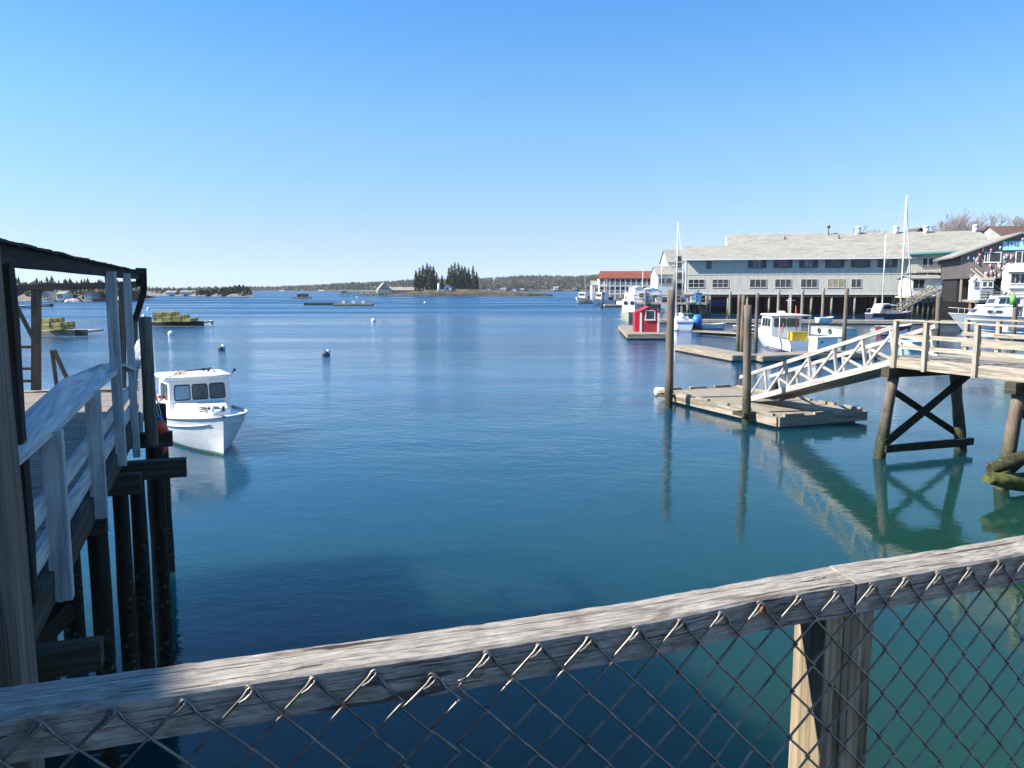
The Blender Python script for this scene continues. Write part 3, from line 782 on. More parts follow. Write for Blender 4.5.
# round piling rising past the deck at its outer edge
p = PB(149.5, 400, 11.2)
zt = PB(147, 317, 11.2).z
mb = MB(); mb.tube([Vector((p.x, p.y, -2.2 + (zt + 2.2) * i / 14)) for i in range(15)], [.092 - .001 * i for i in range(15)], 16, jit=.22)
tag(mb.build('mooring_piling', M['greypost']), 'rough round dark piling standing above the deck edge beside the moored lobster boat', 'piling')
for i, (u, v, r_, lab) in enumerate(((159.5, 427, .09, 'upper orange ball fender hanging by the dark piling'), (161, 448, .085, 'lower orange ball fender between the two protruding beams'), (163.5, 431, .07, 'small orange float lying against the larger orange fender'))):
    p = Q(u, v, p.y + .35) if i < 2 else Q(u, v, p.y + .1)
    fe = thing('ball_fender', lab, 'fender', p, 0, 'orange fenders at the boardwalk')
    MB().ball(p, r_, sq=(1, 1, 1.15)).build('ball', M['orange'], fe)
    MB().tube([p + Z * r_ * 1.1, p + Z * (r_ * 1.1 + .05)], .03, 8).build('eye', M['blue'], fe)
    MB().tube([p + Z * (r_ + .04), p + Z * (r_ + .45) + Vector((-.08, 0, 0))], .008, 5).build('rope', M['offwhite'], fe)

# ------------------------------------------------------------------ the shingled shed left of the picture whose shade falls on the boardwalk
hut = thing('shingled_building', 'brown shingled waterfront building left of the boardwalk', 'building', W(-8, 3, DECK))
mb = MB()
def ebox(mb, a0, a1, b0, b1, z0, z1): mb.bar(W((a0 + a1) / 2, b0, (z0 + z1) / 2), W((a0 + a1) / 2, b1, (z0 + z1) / 2), a1 - a0, z1 - z0)
ebox(mb, -11.5, -5.95, -9, 13.1, DECK, 8.72); mb.build('wall', siding_mat('brown_wall_shingles', (.19, .13, .09), .2, vertical=False), hut)
mb = MB(); mb.slab(W(-5.72, -9.2, 8.86), W(-5.72, 13.3, 8.86), W(-8.7, 13.3, 10.4), W(-8.7, -9.2, 10.4), .14); mb.slab(W(-11.7, 13.3, 8.86), W(-11.7, -9.2, 8.86), W(-8.7, -9.2, 10.4), W(-8.7, 13.3, 10.4), .14); mb.build('roof', M['roofbrown'], hut)
mb = MB(); ebox(mb, -8.2, -5.93, 2.8, 9.3, 8.74, 9.35); mb.build('shade_block', M['brownside'], hut)  # raised block added out of view, sized to keep canopy and post tops shaded
for b_ in (-4, 0, 4, 8, 11.5):
    mb = MB(); mb.bar(W(-5.92, b_, 5.4), W(-5.92, b_ + .95, 5.4), .06, 1.3); w_ = mb.build('window', M['white'], hut)
    mb = MB(); mb.bar(W(-5.885, b_ + .08, 5.4), W(-5.885, b_ + .87, 5.4), .012, 1.14); mb.build('pane', M['glass'], w_)


# ------------------------------------------------------------------ pier on the right, with its bents, gangway and float
PD = 3.0
rp = thing('right_pier', 'elevated plank pier with post-and-rail sides on cross-braced legs at the right edge', 'pier', W(20.2, 13, PD))
EB = 18.1; EA0, EA1 = 18.8, 21.5
mb = MB(); b_ = 7.0
while b_ < EB - .1:
    mb.bar(W(EA0 + .03, b_ + .1, PD - .03), W(EA1 - .03, b_ + .1, PD - .03), .19, .05); b_ += .2
mb.build('deck_boards', M['farwood'], rp)
for a in (EA0, EA1):
    mb = MB(); mb.bar(W(a, 7, PD - .17), W(a, EB, PD - .17), .07, .29, seg=8, jit=.01); mb.build('fascia', M['farwood'], rp)
mb = MB(); mb.bar(W(EA0, EB, PD - .17), W(EA1, EB, PD - .17), .07, .29); mb.build('fascia', M['farwood'], rp)
mb = MB()
for a in (19.6, 20.6): mb.bar(W(a, 7, PD - .2), W(a, EB - .1, PD - .2), .08, .26)
mb.build('joist', M['beam'], rp)
PB_ = [17.9, 16.84, 15.24, 13.64, 12.0, 10.4, 8.8, 7.2]
for sd, a in ((0, EA0 - .06), (1, EA1 + .06)):
    for b_ in PB_:
        mb = MB(); mb.bar(W(a, b_, PD - .34), W(a, b_, PD + 1.06), .12, .12, up=B, seg=4, jit=.006); mb.build('post', M['farwood'], rp)
    for z in (.30, .62, 1.04):
        for i in range(len(PB_) - 1):
            if z == 1.04:
                mb = MB(); mb.bar(W(a, PB_[i], PD + z + .03), W(a, PB_[i + 1], PD + z + .03 + random.uniform(-.02, .02)), .15, .045, seg=3, jit=.006)
            else:
                mb = MB(); mb.bar(W(a + (.08 if sd == 0 else -.08), PB_[i] + .08, PD + z), W(a + (.08 if sd == 0 else -.08), PB_[i + 1] - .08, PD + z + random.uniform(-.02, .02)), .04, .12, seg=3, jit=.006)
            mb.build('rail', M['farwood'], rp)
for k, b_ in enumerate((17.93, 14.0, 10.0)):
    mb = MB(); mb.bar(W(EA0 - .35, b_, PD - .46), W(EA1 + .3, b_, PD - .46), .3, .28, seg=4, jit=.01); mb.build('cap_beam', M['beam'], rp)
    for a_t, a_b in ((EA0 - .02, EA0 - .40), (EA1 - .28, EA1 + .20)):
        mb = MB(); pts = [W(a_b + (a_t - a_b) * t + (a_b - a_t) * 0, b_, -2 + t * (PD - .58 + 2)) for t in [i / 10 for i in range(11)]]
        # batter measured at the water
        pts = [W(a_b + (a_t - a_b) * max(-.5, (p.z) / (PD - .58)), b_, p.z) for p in pts]
        mb.tube(pts, [.20 - .005 * i for i in range(11)], 14, jit=.22); mb.build('leg', M['pile'], rp)
    mb = MB(); mb.bar(W(EA0 - .38, b_ - .16, .45), W(EA1 + .2, b_ - .16, 2.45), .10, .2, seg=6, jit=.02); mb.build('cross_brace', M['pile_dark'], rp)
    mb = MB(); mb.bar(W(EA0 + .0, b_ + .16, 2.05), W(EA1 + .15, b_ + .16, .5), .10, .18, seg=6, jit=.02); mb.build('cross_brace', M['pile_dark'], rp)
    mb = MB(); mb.bar(W(EA0 - .4, b_ - .2, .30), W(EA1 + .38, b_ - .2, .30), .14, .22, seg=6, jit=.025); mb.build('tie_beam', M['pile_dark'], rp)
# weed-covered logs round the second bent
mb = MB(); p = PB(990, 469, 13.5); q = PB(1060, 446, 13.5); mb.tube([p, p.lerp(q, .3), p.lerp(q, .6), q], [.13, .17, .18, .17], 12, jit=.4)
tag(mb.build('log', M['mossy']), 'brown rough log lying on top of the green weedy log by the right pier leg', 'log')
mb = MB(); p = PB(988, 478, 13.35); q = PB(1060, 490, 13.35); mb.tube([p, p.lerp(q, .3), p.lerp(q, .6), q], [.14, .18, .2, .18], 12, jit=.4)
tag(mb.build('log', M['moss']), 'bright green weed-covered log at the water by the second leg of the right pier', 'log')

# float below the gangway
FA0, FA1, FB0, FB1, FZ = 18.8, 22.8, 22.95, 31.0, .42
flo = thing('landing_float', 'square-cornered weathered plank float at the foot of the gangway', 'float', W(20.8, 27, 0))
mb = MB(); a = FA0 + .16
while a < FA1 - .1:
    mb.bar(W(a + .12, FB0 + .1, FZ - .02 + random.uniform(-.003, .003)), W(a + .12, FB1 - .1, FZ - .02), .235, .05); a += .245
mb.build('deck_boards', M['float'], flo)
for (p, q) in ((W(FA0, FB0, 0), W(FA0, FB1, 0)), (W(FA1, FB0, 0), W(FA1, FB1, 0)), (W(FA0, FB0, 0), W(FA1, FB0, 0)), (W(FA0, FB1, 0), W(FA1, FB1, 0))):
    mb = MB(); mb.bar(p + Z * (FZ - .15), q + Z * (FZ - .15), .16, .34, seg=8, jit=.012); mb.build('side_timber', M['float'], flo)
    mb = MB(); n_ = int((q - p).length / 1.3)
    for i in range(n_):
        s = p.lerp(q, (i + .18) / n_); e = p.lerp(q, (i + .82) / n_); mb.bar(s + Z * (FZ + .07), e + Z * (FZ + .07), .12, .09)
    mb.build('toe_rail', M['float'], flo)
mb = MB(); ebox(mb, FA0 + .25, FA1 - .25, FB0 + .25, FB1 - .25, -.28, .2); mb.build('flotation_block', M['black'], flo)
for a, b_ in ((FA0 - .25, FB1 - 1.1), (FA0 - .25, FB0 + 1.5)):
    mb = MB(); c = W(a - .05, b_, FZ - .08)
    mb.bar(W(FA0 - .06, b_ - .3, FZ - .06), W(FA0 - .55, b_ - .3, FZ - .06), .1, .14); mb.bar(W(FA0 - .06, b_ + .3, FZ - .06), W(FA0 - .55, b_ + .3, FZ - .06), .1, .14); mb.bar(W(FA0 - .55, b_ - .35, FZ - .06), W(FA0 - .55, b_ + .35, FZ - .06), .1, .14)
    mb.build('pile_guide', M['beam'], flo)
tag(MB().tube([P(656, 391.5, .2), P(672, 393, .2)], [.2, .22], 14, jit=.05).build('fender_log', M['offwhite']), 'white round-ended fender log at the far left end of the landing float', 'fender')

def pile_at(u, v, ytop_v, r, mat, label, lean=(0, 0), cat='piling', grp=None, z0=0):
    p = P(u, v, z0); top = Q(u, ytop_v, p.y).z; mb = MB(); n = 10
    mb.tube([Vector((p.x + lean[0] * i / n, p.y + lean[1] * i / n, -1.5 + (top + 1.5) * i / n)) for i in range(n + 1)], [r * (1.12 - .02 * i) for i in range(n + 1)], 12, jit=.14)
    return tag(mb.build('mooring_piling', M[mat]), label, cat, grp)
GP = 'mooring pilings in the harbour'
pile_at(668.5, 408, 290, .165, 'pile', 'thick reddish piling at the left corner of the landing float', grp=GP)
pile_at(747, 424, 305, .15, 'pile', 'thick piling with a broken top at the near edge of the landing float', (-.12, 0), grp=GP)

# gangway: two timber trusses and a walking surface
gw = thing('gangway', 'sloping grey-white timber truss gangway from the right pier down to the float', 'gangway', W(19.6, 22, 1.7))
T0 = W(18.95, 17.95, PD - .12); T1 = W(20.35, 26.7, FZ + .08)
gd = (T1 - T0); gl = gd.length; gx = gd / gl; side = Vector((gd.y, -gd.x, 0)).normalized()   # to the right of travel... points away from viewer side
if side.dot(A) < 0: side = -side
gu = gx.cross(side); gu = gu if gu.z > 0 else -gu
H = 1.0
for k, off in enumerate((0, 1.35)):
    o = side * off
    mb = MB(); mb.bar(T0 + o, T1 + o, .09, .2, up=gu, seg=8, jit=.006); mb.build('bottom_chord', M['gang'], gw)
    mb = MB(); mb.bar(T0 + o + gu * H - gx * .1, T1 + o + gu * H + gx * .5, .10, .13, up=gu, seg=8, jit=.006); mb.build('top_chord', M['gang'], gw)
    N_ = 6
    for i in range(N_ + 1):
        s = gl * (i / N_) ; s = min(max(s, .15), gl - .2)
        mb = MB(); mb.bar(T0 + o + gx * s + gu * .05, T0 + o + gx * s + gu * (H - .04), .08, .10, up=gx); mb.build('upright', M['gang'], gw)
        if i < N_:
            s0, s1 = gl * i / N_, gl * (i + 1) / N_
            if k == 0: p, q = T0 + o + gx * s0 + gu * (H - .1), T0 + o + gx * s1 + gu * .1
            else: p, q = T0 + o + gx * s0 + gu * .1, T0 + o + gx * s1 + gu * (H - .1)
            mb = MB(); mb.bar(p, q, .05, .09, up=gu); mb.build('diagonal', M['gang'], gw)
mb = MB(); s = .1
while s < gl: mb.bar(T0 + gx * s + gu * .02 + side * .05, T0 + gx * s + gu * .02 + side * 1.3, .24, .03, up=gu); s += .26
mb.build('treads', M['farwood'], gw)
mb = MB(); mb.tube([T0 - gu * .3, T0 - gu * .3 + side * 1.35], .05, 8); mb.build('roller', M['black'], gw)
bag = P(774.5, 399, FZ)
mb = MB(); mb.loft([[bag + Vector((math.cos(t * .785) * r_, math.sin(t * .785) * r_ * .8, z)) for t in range(8)] for z, r_ in ((0, .16), (.25, .19), (.5, .15), (.72, .07))], smooth=True)
tag(mb.build('canvas_bag', M['darkwood']), 'small dark rounded bag hanging at the foot of the gangway', 'bag')

# second float line beyond, with its pilings
def slab_float(name, pts, z, mat, label, th=.45, planks=True):
    t = thing(name, label, 'float', sum((Vector(p) for p in pts), Vector()) / len(pts) * Vector((1, 1, 0)) if False else Vector((sum(p[0] for p in pts) / len(pts), sum(p[1] for p in pts) / len(pts), 0)))
    pl = [Vector((p[0], p[1], z)) for p in pts]
    MB().slab(pl[0], pl[1], pl[2], pl[3], .08).build('deck', M[mat], t)
    mb = MB()
    for i in range(4):
        p, q = pl[i], pl[(i + 1) % 4]; c = (pl[0] + pl[2]) / 2; inn = (c - (p + q) / 2).normalized() * .07
        mb.bar(p - Z * .2 + inn * 0, q - Z * .2 + inn * 0, .12, .3)
    mb.build('side_timber', M[mat], t)
    mb = MB(); e = [p.lerp((pl[0] + pl[2]) / 2, .06) for p in pl]; mb.prism([p - Z * .3 for p in e], Z * -.35); mb.build('flotation_block', M['black'], t)
    return t
c1 = P(732.5, 355.5, .45); c0 = P(673, 345, .45)
back = Vector((1.9, .35, 0))
slab_float('finger_float', [c1, c1 + back, c0 + back, c0], .45, 'float', 'long narrow finger float running away beside the thick pilings')
e1 = P(815, 353.5, .45); e0 = P(733, 356.5, .45)
slab_float('finger_float', [e0 + Vector((1.95, 0, 0)), e1, e1 + Vector((0, 2.2, 0)), e0 + Vector((1.95, 2.2, 0))], .45, 'float', 'plank float under the white dock box, joined to the narrow finger float')
e2 = P(880, 352.5, .45)
slab_float('finger_float', [e1 + Vector((.05, .1, 0)), e2, e2 + Vector((0, 2.0, 0)), e1 + Vector((.05, 2.1, 0))], .44, 'float', 'plank float behind the gangway, right of the white dock box')
for u, v, vt, r_, mt, lab, ln in ((737.5, 357, 294, .15, 'pile', 'slim brown piling, leftmost of the close pair before the grey building', (0, 0)),
        (741.5, 358, 295, .15, 'pile', 'slim piling just right of its twin in the close pair', (0, 0)),
        (755.5, 352, 293, .14, 'pile', 'slim piling left of the boat with the yellow crate', (0, 0)),
        (777.7, 325, 290, .22, 'pile_pale', 'piling rising behind the roof of the boat with the yellow crate', (0, 0)),
        (789.6, 324, 295, .22, 'pile_pale', 'shorter piling right behind the cabin of the boat with the yellow crate', (0, 0)),
        (801.5, 323, 289, .22, 'pile_pale', 'piling behind the antenna of the boat with the yellow crate', (0, 0)),
        (822, 323, 288, .2, 'pile_pale', 'piling behind the small pale green float', (0, 0)),
        (843, 347, 288, .17, 'pile', 'slim tall piling right of the pale green float', (.1, 0)),
        (936.5, 337, 292, .26, 'pile', 'thick piling between the navy sailboat and the white cruiser', (0, 0)),
        (1012.5, 345, 304, .2, 'pile', 'piling with a green top beside the white cruiser stern', (0, 0)),
        (706, 318, 296, .22, 'pile_pale', 'pale piling in front of the left end of the grey building', (0, 0)),
        (729.5, 318, 291, .22, 'pile_pale', 'pale piling with a sloping stay by the grey building', (0, 0))):
    pile_at(u, v, vt, r_, mt, lab, ln, grp=GP)
g = Q(1012.5, 305, P(1012.5, 345, 0).y)
tag(MB().tube([g, g + Z * .9], [.23, .22], 12).build('piling_cap', paint('green_cap', (.16, .42, .08), .6)), 'bright green sleeve on top of the piling beside the white cruiser stern', 'piling cap')

# ------------------------------------------------------------------ boats
def hull_shape(L_, Bm, fb, fm, fs_, draft, transom=.86, n=18, m=7, rake=.10, fine=1.5, flare=.25, bowup=1.6):
    """stations from stern (x=0) to bow (x=L); returns list of half profiles keel -> sheer"""
    st = []
    for i in range(n + 1):
        t = i / n
        wd = Bm / 2 * (transom + (1 - transom) * math.sin(min(1, t / .5) * math.pi / 2)) if t < .5 else Bm / 2 * max(0.004, (1 - ((t - .5) / .5) ** (1.6 + fine)) )
        sh = fs_ + (fm - fs_) * min(1, t / .4) if t < .4 else fm + (fb - fm) * ((t - .4) / .6) ** bowup
        dr = draft * (1 - .9 * max(0, (t - .75) / .25) ** 2) * (.7 + .3 * min(1, t / .3))
        vee = max(0, (t - .45) / .55); prof = []
        for k in range(m + 1):
            s = k / m
            zz = -dr + (sh + dr) * (s ** (1.55 - .5 * vee)); yy = wd * (s ** (.42 + .5 * vee + flare * vee))
            x = t * L_ - (rake * L_ * (1 - (zz + dr) / (sh + dr)) * max(0, (t - .6) / .4) ** 2)
            prof.append(Vector((x, yy, zz)))
        st.append(prof)
    return st
def hull_mesh(st, mb):
    m = len(st[0]); rings = []
    for pr in st: rings.append([Vector((p.x, p.y, p.z)) for p in reversed(pr)] + [Vector((p.x, -p.y, p.z)) for p in pr])
    n = len(rings[0]); vs = [p for r in rings for p in r]; fs = []
    for i in range(len(rings) - 1):
        for k in range(n - 1): fs.append((i * n + k, (i + 1) * n + k, (i + 1) * n + k + 1, i * n + k + 1))
    mb.add(vs, [tuple(reversed(f)) for f in fs], None, True)
    mb.add(rings[0], [tuple(range(n))])
def deck_mesh(st, mb, i0, i1, dz=-.06, inset=.02, camber=.04):
    vs = []; fs = []
    for i in range(i0, i1 + 1):
        p = st[i][-1]; w_ = max(.002, p.y - inset); vs += [Vector((p.x, w_, p.z + dz)), Vector((p.x, 0, p.z + dz + camber)), Vector((p.x, -w_, p.z + dz))]
    for i in range(i1 - i0): 
        for k in range(2): fs.append((i * 3 + k, i * 3 + k + 1, i * 3 + k + 4, i * 3 + k + 3))
    mb.add(vs, fs)
def sheer_tube(st, mb, r=.035, i0=0, dz=0):
    for s in (1, -1): mb.tube([Vector((pr[-1].x, s * pr[-1].y, pr[-1].z + dz)) for pr in st[i0:]], r, 6)
def boat(name, label, cat, loc, heading, L_, Bm, fb, fm, fs_, draft, mats, cockpit=.45, group=None, rake=.10, fine=1.5, transom=.86, rub=None, flare=.25):
    """x forward; origin amidships at the waterline"""
    t = thing(name, label, cat, loc, math.atan2(heading[1], heading[0]), group)
    st = hull_shape(L_, Bm, fb, fm, fs_, draft, transom, rake=rake, fine=fine, flare=flare)
    for pr in st:
        for p in pr: p.x -= L_ / 2
    mb = MB(); hull_mesh(st, mb); mb.build('hull', mats, t, local=True)
    n = len(st) - 1; ic = int(cockpit * n)
    mb = MB(); deck_mesh(st, mb, ic, n)
    # cockpit sole and inner sides
    deck_mesh(st, mb, 0, ic, dz=-(fs_ - .12), inset=.14, camber=0)
    for s in (1, -1):
        vs = []; fs = []
        for i in range(0, ic + 1):
            p = st[i][-1]; vs += [Vector((p.x, s * (p.y - .14), .12 + p.z - fs_)), Vector((p.x, s * (p.y - .14), p.z - .0)), Vector((p.x, s * p.y, p.z + .005))]
        for i in range(ic):
            for k in range(2): fs.append((i * 3 + k, i * 3 + k + 1, i * 3 + k + 4, i * 3 + k + 3))
        mb.add(vs, fs)
    p = st[ic][-1]; w_ = p.y - .14; mb.bar(Vector((p.x, -w_, (.1 + p.z) / 2)), Vector((p.x, w_, (.1 + p.z) / 2)), .04, p.z - .12)
    mb.build('deck', M['white'], t, local=True)
    mb = MB(); sheer_tube(st, mb); mb.build('rub_rail', rub or M['offwhite'], t, local=True)
    return t, st
def cabin(t, x0, x1, w0, w1, z0, z1, rake_f=.25, rake_a=.05, over=.12, fwd=3, side=2, roof_mat=None, wall=None, glassm=None, wz=(.42, .84), fw=.8, aft=False, sidew=(.12, .88), mat_frame=None, name='wheelhouse', aft_open=True):
    """tapered box wheelhouse with real window frames and panes; roof with crowned edge"""
    wall = wall or M['white']; glassm = glassm or M['glass']
    h = z1 - z0; xf1 = x1 - rake_f; xa1 = x0 + rake_a
    b_ = [Vector((x0, -w0 / 2, z0)), Vector((x1, -w1 / 2, z0)), Vector((x1, w1 / 2, z0)), Vector((x0, w0 / 2, z0))]
    tt = [Vector((xa1, -w0 / 2 + .05, z1)), Vector((xf1, -w1 / 2 + .06, z1)), Vector((xf1, w1 / 2 - .06, z1)), Vector((xa1, w0 / 2 - .05, z1))]
    mb = MB(); mb.loft([b_, tt]); wh = mb.build(name, wall, t, local=True, bevel=.04)
    cx = (x0 + x1) / 2; rr = []
    for z, e in ((z1 - .01, over * .8), (z1 + .05, over), (z1 + .10, over * .75), (z1 + .15, -.18)):
        rr.append([Vector((xa1 - e, -w0 / 2 - e * .7, z)), Vector((xf1 + e * .3, -w1 / 2 - e * .7, z)), Vector((xf1 + e * 1.2, -w1 / 4, z)), Vector((xf1 + e * 1.2, w1 / 4, z)), Vector((xf1 + e * .3, w1 / 2 + e * .7, z)), Vector((xa1 - e, w0 / 2 + e * .7, z))])
    mb = MB(); mb.loft(rr); mb.build('roof', roof_mat or wall, t, local=True, bevel=.03)
    def wins(pl, pr, tl, tr, n, lo=.07, hi=.93):
        U = (pr - pl); V = (tl - pl); nrm = U.cross(V).normalized()
        for i in range(n):
            s0 = lo + (hi - lo) * i / n + .012; s1 = lo + (hi - lo) * (i + 1) / n - .012
            def pt(s, r): return (pl.lerp(pr, s)).lerp(tl.lerp(tr, s), r)
            def rr_(s0, s1, r0, r1, off, q=.13):
                ds = (s1 - s0) * q * .6; dr = (r1 - r0) * q
                return [pt(s0 + ds, r0) + nrm * off, pt(s1 - ds, r0) + nrm * off, pt(s1, r0 + dr) + nrm * off, pt(s1, r1 - dr) + nrm * off, pt(s1 - ds, r1) + nrm * off, pt(s0 + ds, r1) + nrm * off, pt(s0, r1 - dr) + nrm * off, pt(s0, r0 + dr) + nrm * off]
            mf = MB(); mf.prism(rr_(s0, s1, wz[0], wz[1], .012), nrm * -.03); f = mf.build('window', mat_frame or M['black'], wh, local=True)
            g_ = MB(); d = .03 / max(.2, U.length); e = .04 / max(.2, V.length); g_.prism(rr_(s0 + d, s1 - d, wz[0] + e, wz[1] - e, .02), nrm * -.02); g_.build('pane', glassm, f, local=True)
    if fwd: wins(b_[1], b_[2], tt[1], tt[2], fwd)
    if side: wins(b_[0], b_[1], tt[0], tt[1], side, *sidew); wins(b_[2], b_[3], tt[2], tt[3], side, 1 - sidew[1], 1 - sidew[0])
    if aft: wins(b_[3], b_[0], tt[3], tt[0], 2)
    return wh
def place_bow(u, v, heading, L_):
    """centre of a boat whose stem meets the water at pixel u, v"""
    p = P(u, v, 0); h = Vector((heading[0], heading[1], 0)).normalized(); return p - h * (L_ / 2 * .93)

# white lobster boat at the boardwalk
HD = (.54, -.84); LB = 6.6
h1 = hull_mat('white_lobster_boat_hull', (.78, .78, .76), (.05, .35, .27), (.33, .07, .04), .09, .03)
c = place_bow(224.5, 457, HD, LB * 1.04)
bt, st = boat('lobster_boat', 'small white lobster boat moored by the boardwalk, bow towards the camera', 'boat', c, HD, LB, 2.6, 1.2, .95, .72, .4, h1, cockpit=.42, rake=.035, fine=1.1, flare=.1)
# raised trunk in front of the windscreen
mb = MB(); mb.loft([[Vector((-.1, -.98, .78)), Vector((1.5, -.72, .86)), Vector((2.05, 0, .95)), Vector((1.5, .72, .86)), Vector((-.1, .98, .78))], [Vector((-.1, -.86, 1.34)), Vector((1.35, -.58, 1.22)), Vector((1.8, 0, 1.16)), Vector((1.35, .58, 1.22)), Vector((-.1, .86, 1.34))]]); mb.build('trunk_cabin', M['white'], bt, local=True, bevel=.06)
wh = cabin(bt, -1.55, .25, 2.05, 1.98, .8, 2.05, rake_f=.16, over=.12, fwd=3, side=2, wz=(.46, .87), sidew=(.2, .9))
for p_, r_, mt in (((1.62, .38, 1.14), .05, 'black'), ((1.9, 0, 1.2), .06, 'offwhite')):
    MB().tube([Vector(p_), Vector(p_) + Z * .16], r_, 8).build('cleat', M[mt], bt, local=True)
MB().box((1.2, 0, 1.29), (.5, .5, .05)).build('hatch', M['offwhite'], bt, local=True, bevel=.01)
mb = MB(); mb.tube([Vector((-1.5, -1.05, 1.6)), Vector((-1.52, -1.1, 4.1))], [.016, .006], 5); mb.build('antenna', M['white'], bt, local=True)
mb = MB(); mb.tube([(.05, 1.0, 2.1), (.05, 1.12, 2.26)], .02, 6).ball((.05, 1.14, 2.28), .055); mb.build('spotlight', M['black'], bt, local=True)
# faired spray rail under the sheer, handrail on the roof, stemhead roller, stanchions
mb = MB()
for s in (1, -1): mb.tube([Vector((q[-2].x, s * (q[-2].y + .02), q[-2].z)) for q in st[2:18]], .022, 5)
mb.build('spray_rail', M['offwhite'], bt, local=True)
mb = MB()
for s in (.55, -.55): mb.tube([(-1.3, s, 2.2), (-1.25, s, 2.29), (-.15, s, 2.29), (-.1, s, 2.2)], .014, 5)
mb.build('hand_rail', M['metal'], bt, local=True)
MB().bar((3.0, 0, 1.22), (3.36, 0, 1.22), .1, .05).build('bow_roller', M['metal'], bt, local=True)
mb = MB(); mb.tube([Vector((2.0 + .14 * math.cos(t * .6), -.3 + .14 * math.sin(t * .6), 1.2 + t * .006)) for t in range(32)], .018, 5); mb.build('rope_coil', M['farwood'], bt, local=True)
mb = MB(); mb.tube([(.1, -.9, .9), (.1, -.9, 1.06)], .07, 8).tube([(.5, .85, .9), (.5, .85, 1.1)], .05, 8); mb.build('vent', M['offwhite'], bt, local=True)
# pot hauler davit and lifebuoy on the starboard side
mb = MB(); mb.tube([(-1.75, -1.1, .8), (-1.75, -1.2, 1.75), (-1.75, -1.5, 1.95), (-1.75, -1.85, 1.8)], .035, 7); mb.tube([(-1.4, -1.05, .85), (-1.72, -1.5, 1.9)], .025, 6); mb.build('davit', M['white'], bt, local=True)
mb = MB(); mb.tube([Vector((-.95 + .24 * math.cos(t * .349), -1.08 - .02, 1.22 + .24 * math.sin(t * .349))) for t in range(19)], .05, 8); lb = mb.build('lifebuoy', M['offwhite'], bt, local=True)
mb = MB()
for t in (2, 6.5, 11, 15.5): mb.tube([Vector((-.95 + .24 * math.cos((t + k) * .349), -1.10, 1.22 + .24 * math.sin((t + k) * .349))) for k in (0, .8, 1.6)], .055, 8)
mb.build('band', M['orange'], lb, local=True)
rt = world_of(bt)
def onboat(x, y, z): return rt @ Vector((x, y, z))
oar = thing('paddle', 'yellow bladed paddle lying on the lobster boat roof', 'paddle', onboat(-.5, -.4, 2.22))
MB().bar(onboat(-.2, -.75, 2.24), onboat(-.55, -.30, 2.26), .16, .03).build('blade', M['yellow'], oar, bevel=.01)
MB().tube([onboat(-.55, -.30, 2.26), onboat(-.95, .45, 2.28)], .018, 6).build('shaft', M['black'], oar)
an = thing('anchor', 'small black anchor lying beside the yellow paddle on the boat roof', 'anchor', onboat(-.6, .1, 2.25))
MB().tube([onboat(-.75, -.15, 2.26), onboat(-.55, .45, 2.29)], .025, 6).build('shank', M['black'], an)
MB().tube([onboat(-.75, .3, 2.25), onboat(-.55, .5, 2.33), onboat(-.3, .38, 2.26)], .035, 6).build('fluke', M['black'], an)

w0_ = [c_ for c_ in wh.children if c_.name.startswith('window')]
w0_[0].children[0].data.materials[0] = M['glass_sky']; w0_[1].children[0].data.materials[0] = paint('interior_reflection_glass', (.09, .10, .10), .1, .5, 3)  # pane colours imitate the reflected sky and a lighter reflection inside
# boat with the yellow crate
hd2 = (-.09, .995); L2 = 9.0
h2 = hull_mat('white_workboat_hull', (.8, .8, .78), (.3, .12, .1), (.3, .06, .04), .05, .0)
p = P(805, 353, 0); c = p + Vector((hd2[0], hd2[1], 0)) * (L2 / 2)
b2, st2 = boat('lobster_boat', 'white lobster boat seen from astern with a yellow crate in the cockpit', 'boat', c, hd2, L2, 2.9, 1.65, 1.1, .95, .5, h2, cockpit=.5, transom=.9)
wh2 = cabin(b2, -1.0, 1.7, 2.6, 2.3, .95, 2.75, rake_f=.3, over=.14, fwd=3, side=3, wz=(.5, .88), sidew=(.08, .9), aft=True, roof_mat=M['white'])
MB().bar((-2.5, 0, 2.82), (-1.0, 0, 2.82), 2.7, .06).build('aft_awning', M['white'], b2, local=True)
for s in (1, -1): MB().tube([(-2.4, s * 1.22, .9), (-2.4, s * 1.22, 2.8)], .03, 6).build('awning_post', M['white'], b2, local=True)
MB().loft([[Vector((x, y, .98)) for x, y in ((1.6, -.9), (3.2, -.5), (3.2, .5), (1.6, .9))], [Vector((x, y, 1.75)) for x, y in ((1.6, -.8), (3.0, -.4), (3.0, .4), (1.6, .8))]]).build('trunk_cabin', M['white'], b2, local=True, bevel=.05)
MB().tube([(-.5, -.5, 2.8), (-.5, -.5, 4.2)], .025, 5).tube([(-.5, -.9, 4.0), (-.5, -.1, 4.0)], .02, 5).build('mast', M['offwhite'], b2, local=True)
MB().tube([(-2.2, -.35, 1.0), (-2.1, -.2, 3.6)], .035, 6).build('pole', M['orange'], b2, local=True)
MB().tube([(-1.6, .6, 1.4), (-1.5, .45, 2.6)], .035, 6).build('pole', M['orange'], b2, local=True)
MB().loft([[Vector((.1 + x, y, 2.88)) for x, y in ((-.35, -.3), (.35, -.3), (.35, .3), (-.35, .3))], [Vector((.1 + x, y, 3.12)) for x, y in ((-.2, -.2), (.2, -.2), (.2, .2), (-.2, .2))]]).build('radar', M['white'], b2, local=True, bevel=.05)
w2 = world_of(b2)
cr = thing('fish_crate', 'yellow plastic crate standing in the stern of the white boat', 'crate', w2 @ Vector((-3.1, 0, .6)), math.atan2(hd2[1], hd2[0]))
mb = MB()
for s in (1, -1): mb.bar((s * .4, -.62, .62), (s * .4, .62, .62), .04, .62); mb.bar((-.4, s * .62, .62), (.4, s * .62, .62), .04, .62)
